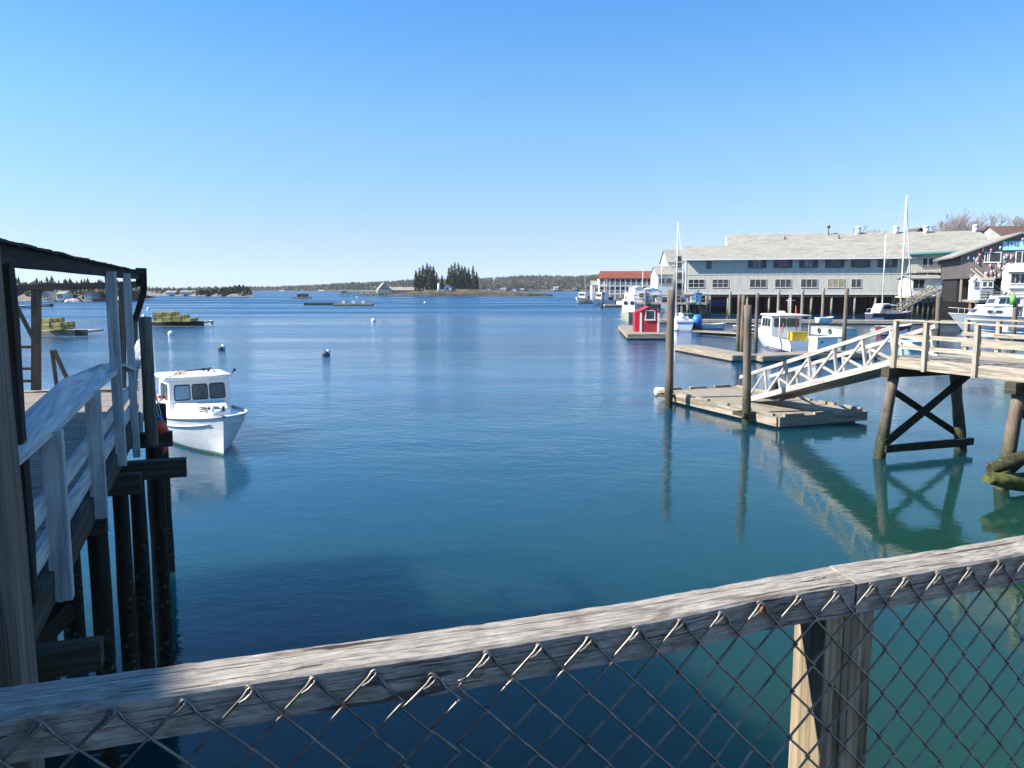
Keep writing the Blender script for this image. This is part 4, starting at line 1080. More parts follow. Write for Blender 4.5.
mb.build('side', M['yellow'], cr, local=True); MB().bar((-.4, 0, .33), (.4, 0, .33), 1.2, .04).build('base', M['yellow'], cr, local=True); MB().bar((-.43, 0, .95), (.43, 0, .95), 1.32, .05).build('rim', M['yellow'], cr, local=True)
for i, (x, y, lab) in enumerate(((-2.9, -1.05, 'white bucket beside the yellow crate, nearest the open water'), (-1.9, 1.0, 'white bucket under the awning of the boat with the yellow crate'))):
    bk = thing('bucket', lab, 'bucket', w2 @ Vector((x, y, .4)))
    q = w2 @ Vector((x, y, .45)); MB().tube([q, q + Z * .45], [.2, .24], 12).build('pail', M['white'], bk); MB().tube([q + Z * .45, q + Z * .48], [.26, .26], 12).build('rim', M['offwhite'], bk)
# white dock box
p = P(817, 352.5, .5); q = P(837.5, 352, .5); x = (q - p).normalized(); y = Vector((-x.y, x.x, 0))
dbx = thing('dock_box', 'large white lidded dock box on the float right of the yellow crate boat', 'box', (p + q) / 2)
wd = (q - p).length; c = (p + q) / 2 + y * .5
MB().bar(p + y * .5 + Z * .5, q + y * .5 + Z * .5, .95, 1.0).build('body', M['white'], dbx, bevel=.02)
MB().bar(p + y * .5 + Z * 1.04 - x * .06, q + y * .5 + Z * 1.04 + x * .06, 1.08, .1).build('lid', M['white'], dbx, bevel=.02)
MB().bar(p + Z * .72 + x * .3 - y * .02, p + Z * .72 + x * .42 - y * .02, .03, .12).build('latch', M['black'], dbx)
# pale green float with tyres
p = P(811, 331.5, .35); q = P(843, 334.5, .35)
pg = thing('pontoon', 'pale green pontoon with dark round tyre fenders beside the yellow crate boat', 'pontoon', (p + q) / 2 * 1.0)
x = (q - p).normalized(); y = Vector((-x.y, x.x, 0))
MB().bar(p + y * .8 + Z * .15, q + y * .8 + Z * .15, 1.6, .8).build('hull', paint('pale_green_paint', (.42, .52, .44), .6, .2, 1), pg)
MB().bar(p + y * .8 + Z * .58, q + y * .8 + Z * .58, 1.7, .06).build('deck', M['farwood'], pg)
for s in (.28, .62):
    c = p.lerp(q, s) - y * .06 + Z * .2
    MB().tube([c + x * .2 * math.cos(t * .524) + Z * .2 * math.sin(t * .524) for t in range(13)], .08, 8).build('tyre', M['black'], pg)
mo = thing('outboard_dinghy', 'small white dinghy on the long dock behind the pale green pontoon', 'dinghy', P(817, 322, .9), .3)
d_st = hull_shape(2.4, 1.1, .62, .5, .5, .15, .8, n=10, m=5); mb = MB(); hull_mesh(d_st, mb); sheer_tube(d_st, mb, .04); mb.build('hull', M['white'], mo, local=True)
MB().bar((1.2, -.5, .35), (1.2, .5, .35), .25, .04).build('seat', M['farwood'], mo, local=True)

# dark navy ketch
hd3 = (.93, .36); L3 = 8.9
h3 = hull_mat('navy_sailboat_hull', (.045, .055, .10), (.6, .6, .6), (.25, .04, .03), .18, .06, top2=(.72, .72, .72), z2=1.12, rough=.25)
p = P(868, 321, 0); c = p + Vector((hd3[0], hd3[1], 0)) * (L3 / 2) + Vector((.3, .5, 0))
b3, st3 = boat('sailboat', 'navy blue sailboat with white deck and a tall white mast by the long dock', 'sailboat', c, hd3, L3, 2.7, 1.5, 1.05, 1.2, .5, h3, cockpit=.25, rake=.2, transom=.6, fine=.8, rub=paint('teak_trim', (.25, .12, .07), .6))
MB().loft([[Vector((x, y, 1.0)) for x, y in ((-2.0, -.85), (2.2, -.5), (2.2, .5), (-2.0, .85))], [Vector((x, y, 1.5)) for x, y in ((-1.9, -.7), (1.9, -.35), (1.9, .35), (-1.9, .7))]]).build('cabin', M['white'], b3, local=True, bevel=.06)
c3w = world_of(b3)
mt = c3w.inverted() @ Q(902.5, 306, c3w.translation.y + .3); top = c3w.inverted() @ Q(905.3, 195, c3w.translation.y + .3)
xm = mt.x
ms = MB().tube([Vector((xm, 0, 1.3)), Vector((xm, 0, top.z * .5)), Vector((xm, 0, top.z))], [.13, .12, .09], 10).build('mast', M['white'], b3, local=True)
MB().tube([(xm, -.9, top.z * .62), (xm, .9, top.z * .62)], .03, 5).build('spreader', M['white'], ms, local=True)
MB().tube([Vector((xm, 0, 2.3)), Vector((xm - 2.9, 0, 2.45))], .09, 8).build('boom', M['white'], b3, local=True)
mb = MB()
for q in ((4.3, 0, 1.6), (-4.1, 0, 1.3), (xm - .2, 1.2, 1.2), (xm - .2, -1.2, 1.2)): mb.tube([Vector((xm, 0, top.z - .1)), Vector(q)], .014, 4)
mb.build('rigging', M['offwhite'], b3, local=True)
MB().tube([Vector((xm, 0, top.z - .5)), Vector((4.2, 0, 1.9))], [.05, .11], 7).build('furled_jib', M['offwhite'], b3, local=True)
MB().tube([(3.6, -.5, 1.4), (3.7, -.45, 2.0), (4.6, 0, 2.05), (3.7, .45, 2.0), (3.6, .5, 1.4)], .03, 6).build('pulpit', M['offwhite'], b3, local=True)
MB().tube([(-4.0, -.8, 1.2), (-4.1, -.75, 1.8), (-4.3, 0, 1.85), (-4.1, .75, 1.8), (-4.0, .8, 1.2)], .03, 6).build('pushpit', M['offwhite'], b3, local=True)
mb = MB()
for i in range(3, 16, 2):
    for s in (1, -1): q = st3[i][-1]; mb.tube([Vector((q.x, s * q.y * .95, q.z)), Vector((q.x, s * q.y * .95, q.z + .6))], .015, 4)
for s in (1, -1): mb.tube([Vector((q[-1].x, s * q[-1].y * .95, q[-1].z + .58)) for q in st3[3:17]], .01, 4)
mb.build('lifeline', M['offwhite'], b3, local=True)
MB().prism([(-3.3, -.9, 1.2), (-2.6, -.9, 2.55), (-1.2, -.9, 2.65), (-1.0, -.9, 2.45), (-2.2, -.9, 2.3), (-2.8, -.9, 1.2)], (0, 1.8, 0)).build('spray_hood', M['offwhite'], b3, local=True, bevel=.05)
# mizzen
zt = (c3w.inverted() @ Q(882, 235, c3w.translation.y)).z; xz = (c3w.inverted() @ Q(882, 300, c3w.translation.y - .6)).x
mz = MB().tube([(xz, 0, 1.2), (xz, 0, zt)], [.09, .06], 8).build('mizzen_mast', M['white'], b3, local=True)
mb = MB(); mb.tube([(xz, 0, zt), (xz + 1.0, 1.1, 1.2)], .012, 4).tube([(xz, 0, zt), (xz - 1.2, -1.0, 1.2)], .012, 4); mb.build('rigging', M['offwhite'], b3, local=True)

# small white sailboat seen end-on, blue band on its stern
hd4 = (.06, 1.0); L4 = 7.2
h4 = hull_mat('white_sailboat_hull', (.78, .78, .77), (.07, .12, .38), (.5, .5, .5), .06, .02)
p = P(685, 331, 0); c = p + Vector((hd4[0], hd4[1], 0)) * (L4 / 2)
b4, st4 = boat('sailboat', 'small white sailboat seen end-on with a blue stripe across its stern', 'sailboat', c, hd4, L4, 2.75, 1.3, 1.1, 1.25, .4, h4, cockpit=.3, transom=.75)
MB().bar((-3.62, -.9, .95), (-3.62, .95, .95), .03, .16).build('stripe', M['blue'], b4, local=True)
MB().loft([[Vector((x, y, 1.1)) for x, y in ((-1.6, -.8), (2.0, -.5), (2.0, .5), (-1.6, .8))], [Vector((x, y, 1.6)) for x, y in ((-1.5, -.7), (1.8, -.35), (1.8, .35), (-1.5, .7))]]).build('cabin', M['white'], b4, local=True, bevel=.05)
w4 = world_of(b4); mt = w4.inverted() @ Q(676, 300, w4.translation.y); tz = (w4.inverted() @ Q(676, 222, w4.translation.y)).z
m4 = MB().tube([(.2, mt.y * .9, 1.5), (.2, mt.y * .9, tz)], [.085, .05], 8).build('mast', M['offwhite'], b4, local=True)
MB().tube([(.2, mt.y * .9 - .7, tz * .6), (.2, mt.y * .9 + .7, tz * .6)], .025, 5).build('spreader', M['offwhite'], m4, local=True)
mb = MB()
for q in ((-3.4, -.3, 1.3), (3.5, 0, 1.3), (.1, 1.25, 1.1), (.1, -1.25, 1.1)): mb.tube([(.2, mt.y * .9, tz - .1), q], .012, 4)
mb.build('rigging', M['offwhite'], b4, local=True)
MB().tube([(-3.4, -1.0, 1.2), (-3.45, -1.0, 2.0), (-3.6, 0, 2.05), (-3.45, 1.0, 2.0), (-3.4, 1.0, 1.2)], .03, 6).build('pushpit', M['offwhite'], b4, local=True)
MB().bar((-2.4, .1, 1.6), (-.2, .1, 1.9), .35, .3).build('sail_cover', M['offwhite'], b4, local=True, bevel=.05)
# blue covered barrel pile beside it
bb = thing('blue_tarpaulin', 'bright blue tarpaulin wrapped round a drum next to the white sailboat', 'tarpaulin', P(697, 327, .3))
q = P(697, 327, .3); MB().tube([q, q + Z * .9, q + Z * 1.5], [.55, .6, .4], 12, jit=.2).build('cover', M['blue'], bb)
MB().tube([q - Z * .25, q + Z * .02], [.7, .7], 12).build('raft', M['beam'], bb)

# white cabin cruiser on the right
hd5 = (-.985, .17); L5 = 12.5
h5 = hull_mat('cruiser_hull', (.50, .55, .55), (.25, .3, .35), (.1, .1, .12), .15, .05)
p = P(949, 331, 0); c = p - Vector((hd5[0], hd5[1], 0)) * (L5 / 2 * .97)
b5, st5 = boat('cabin_cruiser', 'large white and pale grey cabin cruiser lying beyond the right pier rail', 'boat', c, hd5, L5, 3.7, 2.1, 1.75, 1.6, .6, h5, cockpit=.3, rake=.14)
cabin(b5, -.6, 4.2, 2.7, 1.9, 1.7, 2.95, rake_f=1.3, over=.03, fwd=2, side=0, wz=(.35, .75), name='trunk_cabin')
for x in (1.0, 1.9):
    for s in (1, -1): MB().bar((x, s * 1.22, 2.3), (x + .6, s * 1.15, 2.3), .12, .32).build('porthole', M['glass'], b5, local=True)
cabin(b5, -1.2, 2.0, 2.6, 2.4, 2.9, 3.95, rake_f=.5, over=.15, fwd=3, side=3, wz=(.3, .85))
cabin(b5, -4.3, -1.25, 2.9, 2.8, 1.6, 3.3, rake_f=.0, over=.12, fwd=0, side=3, wz=(.35, .85), aft=True, name='aft_cabin', glassm=M['glass_sky'])
MB().tube([(0, 0, 4.0), (0, 0, 5.6)], .05, 6).tube([(0, -.8, 5.0), (0, .8, 5.0)], .03, 5).build('mast', M['white'], b5, local=True)
mb = MB(); mb.tube([Vector((q[-1].x, -q[-1].y * .93, q[-1].z + .65)) for q in st5[8:]] + [Vector((q[-1].x, q[-1].y * .93, q[-1].z + .65)) for q in reversed(st5[8:])], .025, 5)
for i in range(8, 18, 2):
    for s in (1, -1): q = st5[i][-1]; mb.tube([Vector((q.x, s * q.y * .93, q.z)), Vector((q.x, s * q.y * .93, q.z + .65))], .02, 4)
mb.build('bow_rail', M['offwhite'], b5, local=True)
# skiff in front of it
hd6 = (-.95, -.25); p = P(980, 341, 0)
b6, st6 = boat('skiff', 'small white open skiff moored in front of the white cabin cruiser', 'boat', p - Vector((hd6[0], hd6[1], 0)) * 2.6, hd6, 5.4, 1.9, 1.1, .8, .75, .25, h2, cockpit=.75)
MB().bar((-.4, 0, 1.0), (-.1, 0, 1.0), .8, .9).build('console', M['white'], b6, local=True, bevel=.05)
MB().bar((-2.9, 0, .9), (-2.6, 0, .9), .35, .7).bar((-2.85, 0, .3), (-2.7, 0, .3), .12, .8).build('outboard_motor', M['black'], b6, local=True, bevel=.05)
sk = (.8, .5); p = P(902, 349, 0)
b7, st7 = boat('skiff', 'pale blue and white skiff seen through the rails at the top of the gangway', 'boat', p + Vector((2.0, 1.2, 0)), sk, 4.8, 1.8, .8, .6, .6, .2, hull_mat('blue_skiff_hull', (.7, .72, .72), (.15, .5, .62), (.15, .5, .62), .22, .18), cockpit=.8)
MB().bar((-.6, 0, .5), (-.3, 0, .5), 1.5, .05).build('seat', M['teal'], b7, local=True)
b8, st8 = boat('rowing_boat', 'dark red rowing boat lying behind the rail at the top of the gangway', 'boat', P(902, 336, 0) + Vector((0, 1.5, 0)), (1, .15), 3.9, 1.5, 1.2, .95, .95, .2, hull_mat('dark_red_hull', (.14, .02, .018), (.14, .02, .018), (.1, .02, .02)), cockpit=.8)

# ------------------------------------------------------------------ buildings along the right shore
def LP(t, u, v, yo):
    """local point of thing t (standing upright) where the sight line meets its plane local y = yo"""
    m = world_of(t).inverted(); o = m @ Vector((0, 0, EYE)); d = (m.to_3x3() @ ray(u, v)); s = (yo - o.y) / d.y
    return o + d * s
def lbox(mb, x0, x1, y0, y1, z0, z1):
    return mb.bar(((x0), (y0 + y1) / 2, (z0 + z1) / 2), ((x1), (y0 + y1) / 2, (z0 + z1) / 2), y1 - y0, z1 - z0)
def window(t, x, z, w_, h_, y=0, par=None, frame='white', pane='glass', div=1, hdiv=0, axis='x', nm='window'):
    """framed window in the plane local y; panes sit behind the frame bars"""
    mb = MB(); f = .085
    def bx(a0, a1, z0, z1, p0, p1, m):
        if axis == 'x': lbox(m, a0, a1, p0, p1, z0, z1)
        else: m.bar(((p0 + p1) / 2, a0, (z0 + z1) / 2), ((p0 + p1) / 2, a1, (z0 + z1) / 2), abs(p1 - p0), z1 - z0)
    bx(x - w_ / 2, x + w_ / 2, z + h_ / 2 - f, z + h_ / 2, y - .09, y - .005, mb); bx(x - w_ / 2 - .05, x + w_ / 2 + .05, z - h_ / 2 - .05, z - h_ / 2 + f, y - .12, y - .005, mb)
    for i in range(div + 1):
        c = x - w_ / 2 + f / 2 + (w_ - f) * i / div; bx(c - f / 2, c + f / 2, z - h_ / 2 + f, z + h_ / 2 - f, y - .088, y - .005, mb)
    for i in range(hdiv): bx(x - w_ / 2 + f, x + w_ / 2 - f, z - .03, z + .03, y - .075, y - .005, mb)
    wn = mb.build(nm, M[frame], t, local=True)
    mb = MB(); bx(x - w_ / 2 + .06, x + w_ / 2 - .06, z - h_ / 2 + .06, z + h_ / 2 - .06, y - .05, y - .003, mb); mb.build('pane', M[pane], wn, local=True)
    return wn
M['trim'] = paint('pale_sage_trim', (.55, .54, .5), .7, .1)
M['curtain'] = paint('curtained_glass', (.22, .22, .19), .15, .4, 1.2)
M['dim'] = paint('dim_interior_glass', (.05, .045, .05), .12, .4, 1.5)
M['tan'] = paint('lit_curtain_glass', (.33, .27, .15), .2, .3, 1.2)
M['slate'] = paint('dark_shutter', (.05, .06, .085), .6, .15)

bl = thing('waterfront_inn', 'long grey two-storey wharf building on pilings with a pale shingled roof', 'building', (33.9, 158, 0), math.atan2(-10, 39.3))
LEN = 40.5; ZF, ZM, ZE = 3.85, 7.65, 10.78
mb = MB(); lbox(mb, 0, LEN, 0, 18, ZF, ZE); mb.build('wall', M['sage'], bl, local=True)
mb = MB(); lbox(mb, -.04, LEN + .04, -.07, 0, ZM - .1, ZM + .04); lbox(mb, -.04, LEN + .04, -.08, 0, ZF - .1, ZF + .16); mb.build('trim', M['trim'], bl, local=True)
mb = MB(); lbox(mb, -.06, .22, -.07, .2, ZF, ZE - .05); lbox(mb, LEN - .2, LEN + .06, -.07, .2, ZF, ZE - .05); mb.build('corner_board', M['white'], bl, local=True)
OV = 1.35; sl = (15.75 - ZE) / 9.0
def zroof(y): return ZE + (y) * sl
X1 = LP(bl, 726, 240, 8).x
mb = MB(); ys = 4.8
mb.slab((-.5, -OV, zroof(-OV) + .55), (X1 + .1, -OV, zroof(-OV) + .55), (X1 + .1, ys, zroof(ys) - .1), (-.5, ys, zroof(ys) - .1), .2); mb.slab((X1 + .1, 18.6, ZE), (-.5, 18.6, ZE), (-.5, ys + .01, zroof(ys) - .105), (X1 + .1, ys + .01, zroof(ys) - .105), .2)
mb.build('roof', M['roofg'], bl, local=True)
mb = MB(); XR = LEN + 14
mb.slab((X1 + .11, -OV, zroof(-OV) + .56), (LEN + .6, -OV, zroof(-OV) + .56), (XR, 9, 15.75), (X1 + .11, 9, 15.75), .2); mb.slab((XR, 19, ZE), (X1 + .11, 19, ZE), (X1 + .11, 9.01, 15.74), (XR, 9.01, 15.74), .2)
mb.build('roof', M['roofg'], bl, local=True)
mb = MB(); mb.prism([(X1 + .0, 0.1, ZE), (X1, 9, 15.5), (X1, 18, ZE)], (.25, 0, 0)); mb.prism([(-.02, -.1, ZE - .1), (-.02, ys, zroof(ys) - .32), (-.02, 18, ZE - .1)], (.2, 0, 0)); mb.build('gable_wall', M['whiteside'], bl, local=True)
mb = MB(); lbox(mb, -.5, LEN + .6, -OV - .06, -OV, zroof(-OV) + .28, zroof(-OV) + .55); mb.build('fascia', M['offwhite'], bl, local=True)
mb = MB(); lbox(mb, 0, LEN, -OV + .01, -.02, zroof(-OV) + .27, zroof(-OV) + .33); mb.build('soffit', M['offwhite'], bl, local=True)
zu0 = LP(bl, 770, 268, 0).z; zu1 = LP(bl, 770, 259.4, 0).z
for i, u in enumerate((757.3, 783, 808.7, 835, 860.6, 887.4)):
    x = LP(bl, u, 263, 0).x; w_ = 3.35
    window(bl, x, (zu0 + zu1) / 2, w_ * .46, zu1 - zu0, 0, frame='slate', pane=('glass', 'dim', 'curtain', 'dim', 'dim', 'curtain')[i], div=2)
    for s in (-1, 1):
        mb = MB(); lbox(mb, x + s * w_ * .38 - .42, x + s * w_ * .38 + .42, -.07, -.004, zu0, zu1); mb.build('shutter', M['slate'], bl, local=True)
x = LP(bl, 709, 263, 0).x; window(bl, x, (zu0 + zu1) / 2, .95, zu1 - zu0, 0, frame='slate', pane='dim')
zl0 = LP(bl, 770, 287.6, 0).z; zl1 = LP(bl, 770, 279, 0).z
for u, w_, pn in ((696.3, 3.1, 'glass'), (720.4, 3.1, 'dim'), (758, 3.1, 'dim'), (783, 3.0, 'dim'), (809, 3.0, 'dim'), (835.8, 3.0, 'tan'), (856.2, 1.8, 'dim')):
    window(bl, LP(bl, u, 283, 0).x, (zl0 + zl1) / 2, w_, zl1 - zl0, 0, pane=pn, frame='trim', div=3 if w_ > 2 else 2, hdiv=1 if u < 730 else 0)
mb = MB()
for u, v in ((785, 236), (839, 234)):
    p = LP(bl, u, v, 6.5); mb.tube([Vector((p.x, 6.5, zroof(6.5) - .2)), Vector((p.x, 6.5, zroof(6.5) + .8))], .14, 8)
mb.build('vent_pipe', M['slate'], bl, local=True)
p = LP(bl, 828.5, 232, 8.2); mb = MB(); mb.tube([Vector((p.x, 8.2, 15.1)), Vector((p.x, 8.2, 16.7))], .1, 6); mb.ball((p.x, 8.2, 16.9), .33); mb.build('roof_ventilator', M['slate'], bl, local=True)
for u in (858, 896, 926, 975):
    x = LP(bl, u, 232, 8.5).x; mb = MB(); mb.tube([Vector((x, 8.5, 15.2)), Vector((x, 8.5, 16.5))], .48, 10); mb.tube([Vector((x, 8.5, 16.5)), Vector((x, 8.5, 16.9))], [.62, .3], 10); mb.build('chimney_vent', M['offwhite'], bl, local=True)
# pilings below
px = 0.6; k = 0
while px < LEN:
    for y in (.35, 5.5, 11):
        mb = MB(); mb.tube([(px, y, -1.5), (px, y, 1), (px, y, ZF - .02)], [.23, .21, .2], 8, jit=.15); mb.build('piling', M['pile' if y > 1 else 'pile_pale'], bl, local=True)
    px += 4.05 if k % 2 else 3.6; k += 1
mb = MB(); lbox(mb, 0, LEN, .05, .55, ZF - .5, ZF - .11); lbox(mb, 0, LEN, 5.3, 5.6, ZF - .5, ZF - .1)
for i in range(20): lbox(mb, .3 + i * 2.08, .5 + i * 2.08, .6, 17, ZF - .45, ZF - .12)
mb.build('floor_beam', M['beam'], bl, local=True)
mb = MB()
for i in range(7):
    x = 1.2 + i * 5.8; mb.bar((x, 5.7, .8), (x + 3.6, 5.7, 3.3), .12, .25)
mb.build('brace', M['darkwood'], bl, local=True)
mb = MB(); lbox(mb, -.5, LEN + 8, 11.6, 12.2, -1, ZF + 0.0); mb.build('shade_bulkhead', M['void'], bl, local=True)  # backing coloured as the darkness behind the pilings
# things kept below the building
bw = world_of(bl)
t = thing('stored_hull', 'dark blue boat hull stored among the pilings below the grey building', 'boat hull', bw @ Vector((6.6, 4, 1.4)), math.atan2(-10, 39.3))
s_ = hull_shape(5.4, 2.2, 1.5, 1.3, 1.2, .2, .8, n=12, m=5)
for pr in s_:
    for p in pr: p.x -= 2.7
mb = MB(); hull_mesh(s_, mb); mb.build('hull', hull_mat('blue_store_hull', (.03, .05, .16), (.03, .05, .16), (.03, .05, .16)), t, local=True); mb = MB(); deck_mesh(s_, mb, 0, 12); mb.build('deck', M['offwhite'], t, local=True)
t = thing('banner', 'dark red board hung under the left end of the grey building', 'board', bw @ Vector((6.9, 4.9, 3.0)), math.atan2(-10, 39.3))
mb = MB(); lbox(mb, -2.4, 2.4, -.05, .05, -.55, .45); mb.build('panel', paint('dull_red_board', (.22, .03, .03), .8), t, local=True)
# long dock in front of the inn
t = thing('long_dock', 'long grey floating dock running in front of the pilings of the grey building', 'dock', (58, 128, 0))
pa, pb = P(672, 319.5, .55), P(1024, 319.5, .55)
a0 = P(655, 319.5, .55); a1 = P(960, 321, .55)
mb = MB(); mb.bar(a0 + Vector((0, 1.2, -.02)), a1 + Vector((0, 1.2, -.02)), 2.4, .08); mb.build('deck', M['farwood'], t)
mb = MB(); mb.bar(a0 + Vector((0, -.03, -.25)), a1 + Vector((0, -.03, -.25)), .12, .34, seg=20, jit=.03); mb.build('side_timber', M['farwood'], t)
mb = MB(); mb.bar(a0 + Vector((0, 1.2, -.55)), a1 + Vector((0, 1.2, -.55)), 2.0, .3); mb.build('flotation', M['black'], t)
t = thing('cross_dock', 'short grey dock with a rowing dinghy beside it, left of the close pair of pilings', 'dock', P(735, 330, 0))
pa, pb = P(700, 331.5, .4), P(757, 334.5, .4); 
mb = MB(); mb.bar(pa + Vector((0, 1, 0)), pb + Vector((0, 1, 0)), 2.0, .1); mb.build('deck', M['float'], t)
mb = MB(); mb.bar(pa + Vector((0, 0, -.2)), pb + Vector((0, 0, -.2)), .12, .32); mb.build('side_timber', M['beam'], t)
for u, v, hd, lab, mt in ((713, 329, (1, .1), 'little white dinghy on the water left of the close pair of pilings', h2), (748, 331, (.9, -.3), 'grey-green dinghy just behind the close pair of pilings', hull_mat('greygreen_hull', (.3, .38, .36), (.3, .3, .3), (.1, .1, .1)))):
    boat('rowing_boat', lab, 'dinghy', P(u, v, 0), hd, 3.4, 1.4, .75, .6, .6, .2, mt, cockpit=.8)
# short stair-like gangways to the dock
t = thing('dock_ramp', 'narrow sloping ramp from the building down to the long dock beside the navy sailboat', 'gangway', P(930, 300, 2))
p, q = Q(902, 311, 122), Q(944, 288, 138)
for o in (0, 1.4):
    mb = MB(); dd = Vector((-.1, o, 0)); mb.bar(p + dd, q + dd, .1, .25); mb.bar(p + dd + Z * 1.0, q + dd + Z * 1.0, .1, .12)
    for i in range(8): s = p.lerp(q, i / 7) + dd; mb.bar(s, s + Z * 1.0, .09, .09); 
    for i in range(7): mb.bar(p.lerp(q, i / 7) + dd, p.lerp(q, (i + 1) / 7) + dd + Z, .06, .08)
    mb.build('truss', M['farwood'], t)

# red shed float
t = thing('shed_float', 'timber float carrying the small red shed', 'float', P(655, 335, 0))
f0, f1 = P(628, 334, .55), P(668, 334.0, .55); f2 = f1 + Vector((-.4, 22, 0)); f3 = P(619, 325.5, .55)
f2 = Vector((f1.x + 1.0, f3.y + .5, .55))
MB().slab(f0, f1, f2, f3, .1).build('deck', M['float'], t)
mb = MB()
for p, q in ((f0, f1), (f3, f0)): mb.bar(p - Z * .22, q - Z * .22, .15, .42, seg=4, jit=.03)
mb.build('side_timber', M['float'], t); c = (f0 + f2) / 2
mb = MB(); mb.prism([x.lerp(c, .06) - Z * .4 for x in (f0, f1, f2, f3)], Z * -.35); mb.build('flotation', M['black'], t)
sd = thing('red_shed', 'small bright red shed with a white-framed window on the timber float', 'shed', P(655, 332, .56), -.06)
sl0 = LP(sd, 640.5, 330, 0); sr0 = LP(sd, 658.3, 330, 0); ap = LP(sd, 648.5, 307.5, 0); ev = LP(sd, 641, 311, 0); evr = LP(sd, 658, 311.5, 0)
zb = 0.0; dpt = 3.2; xl, xr = sl0.x, sr0.x
mb = MB(); mb.prism([(xl, 0, zb), (xr, 0, zb), (xr, 0, evr.z), (ap.x, 0, ap.z), (xl, 0, ev.z)], (0, dpt, 0)); mb.build('wall', M['red'], sd, local=True)
mb = MB(); mb.slab((xl - .15, -.15, ev.z - .04), (xl - .15, dpt + .1, ev.z - .04), (ap.x, dpt + .1, ap.z + .1), (ap.x, -.15, ap.z + .1), -.08); mb.slab((ap.x, -.15, ap.z + .1), (ap.x, dpt + .1, ap.z + .1), (xr + .15, dpt + .1, evr.z - .02), (xr + .15, -.15, evr.z - .02), -.08); mb.build('roof', M['red'], sd, local=True)
mb = MB()
for x in (xl + .02, xr - .02): lbox(mb, x - .1, x + .1, -.05, -.003, zb, ev.z - .12)
mb.bar((xl + .02, .1, 1.1), (xl + .02, .1, 1.3), .1, .1); mb.build('corner_board', M['white'], sd, local=True)
wc = LP(sd, 650.2, 315, 0); window(sd, wc.x, wc.z, 1.0, 1.0, 0, div=1)
# its lean-to on the left
ll = LP(sd, 634.8, 330, .5); lz0 = LP(sd, 635, 312.5, .5); 
mb = MB(); mb.prism([(ll.x, .6, zb), (xl - .02, .6, zb), (xl - .02, .6, lz0.z + .25), (ll.x, .6, lz0.z)], (0, 2.4, 0)); mb.build('lean_to', M['red'], sd, local=True)

# white wheelhouse boat behind the red shed
h9 = hull_mat('yellow_green_hull', (.52, .52, .36), (.6, .6, .5), (.1, .05, .04), .1, .02)
b9, _ = boat('fishing_boat', 'small white fishing boat with two round dark windows left of the red shed', 'boat', P(632, 322, 0) + Vector((0, 3.5, 0)), (-.15, -1), 8, 2.5, 1.5, 1.1, 1.0, .5, h9, cockpit=.4)
MB().loft([[Vector((x, y, 1.3)) for x, y in ((-1, -1.05), (1.2, -.95), (1.2, .95), (-1, 1.05))], [Vector((x, y, 3.3)) for x, y in ((-1, -1.0), (1.0, -.9), (1.0, .9), (-1, 1.0))]]).build('wheelhouse', M['white'], b9, local=True, bevel=.05)
for s in (.48, -.48): MB().tube([(1.02, s, 2.75), (1.12, s, 2.75)], .3, 14).build('porthole', M['glass'], b9, local=True)
MB().tube([(0, 0, 3.3), (0, 0, 5.4)], .05, 6).tube([(0, -.7, 4.4), (0, .7, 4.4)], .03, 5).build('mast', M['offwhite'], b9, local=True)

# shrink-wrapped and hauled boats and sheds behind the red shed
for u0, u1, vt, vb, y, lab in ((635, 644, 286.5, 312, 128, 'tall white boxy boat shed, leftmost of the two behind the red shed'), (646, 661, 288, 304, 130, 'low white boat shed with a dark opening right behind the red shed')):
    t = thing('boat_shed', lab, 'shed', Q((u0 + u1) / 2, vb, y), 0); a_ = LP(t, u0, vt, 0); b_2 = LP(t, u1, vb, 0)
    zr_ = -t.location.z
    mb = MB(); mb.prism([(a_.x, 0, zr_ + 1.0), (b_2.x, 0, zr_ + 1.0), (b_2.x, 0, a_.z - .5), ((a_.x + b_2.x) / 2, 0, a_.z), (a_.x, 0, a_.z - .25)], (0, 6, 0)); mb.build('wall', M['white'], t, local=True)
    mb = MB(); mb.slab((a_.x - .1, -.1, a_.z - .2), ((a_.x + b_2.x) / 2, -.1, a_.z + .05), ((a_.x + b_2.x) / 2, 6.1, a_.z + .05), (a_.x - .1, 6.1, a_.z - .2), .06); mb.slab(((a_.x + b_2.x) / 2, -.1, a_.z + .05), (b_2.x + .1, -.1, a_.z - .45), (b_2.x + .1, 6.1, a_.z - .45), ((a_.x + b_2.x) / 2, 6.1, a_.z + .05), .06); mb.build('roof', M['offwhite'], t, local=True)
    window(t, (a_.x + b_2.x) / 2 + .3, a_.z - 1.4, .9, .8, 0, pane='glass')
wharf = thing('fish_wharf', 'cluttered timber wharf on many posts between the red shed and the grey building', 'wharf', (30, 135, 0))
mb = MB(); a0, a1 = Q(596, 303, 160), Q(684, 303, 136)
mb.bar(Vector((19, 132, 2.6)), Vector((31, 130, 2.6)), 10, .3); mb.build('deck', M['farwood'], wharf)
rr = random.Random(5)
for i in range(22):
    x = 18.5 + i * .62; y = 126 + rr.uniform(-.5, 8); mb = MB(); mb.tube([(x, y, -1), (x, y, 2.5 + rr.choice((0, 0, 1.2, 2.2)))], .17, 7, jit=.1); mb.build('piling', M['pile' if i % 3 else 'pile_pale'], wharf)
for i in range(9):
    x = 19 + i * 1.45; mb = MB(); mb.bar((x, 125.2, 2.6), (x, 125.2, 3.9), .12, .12); mb.build('rail_post', M['farwood'], wharf)
for z in (3.3, 3.85): mb = MB(); mb.bar((18.8, 125.2, z), (31, 125.2, z), .08, .12); mb.build('rail', M['farwood'], wharf)
rr = random.Random(11)
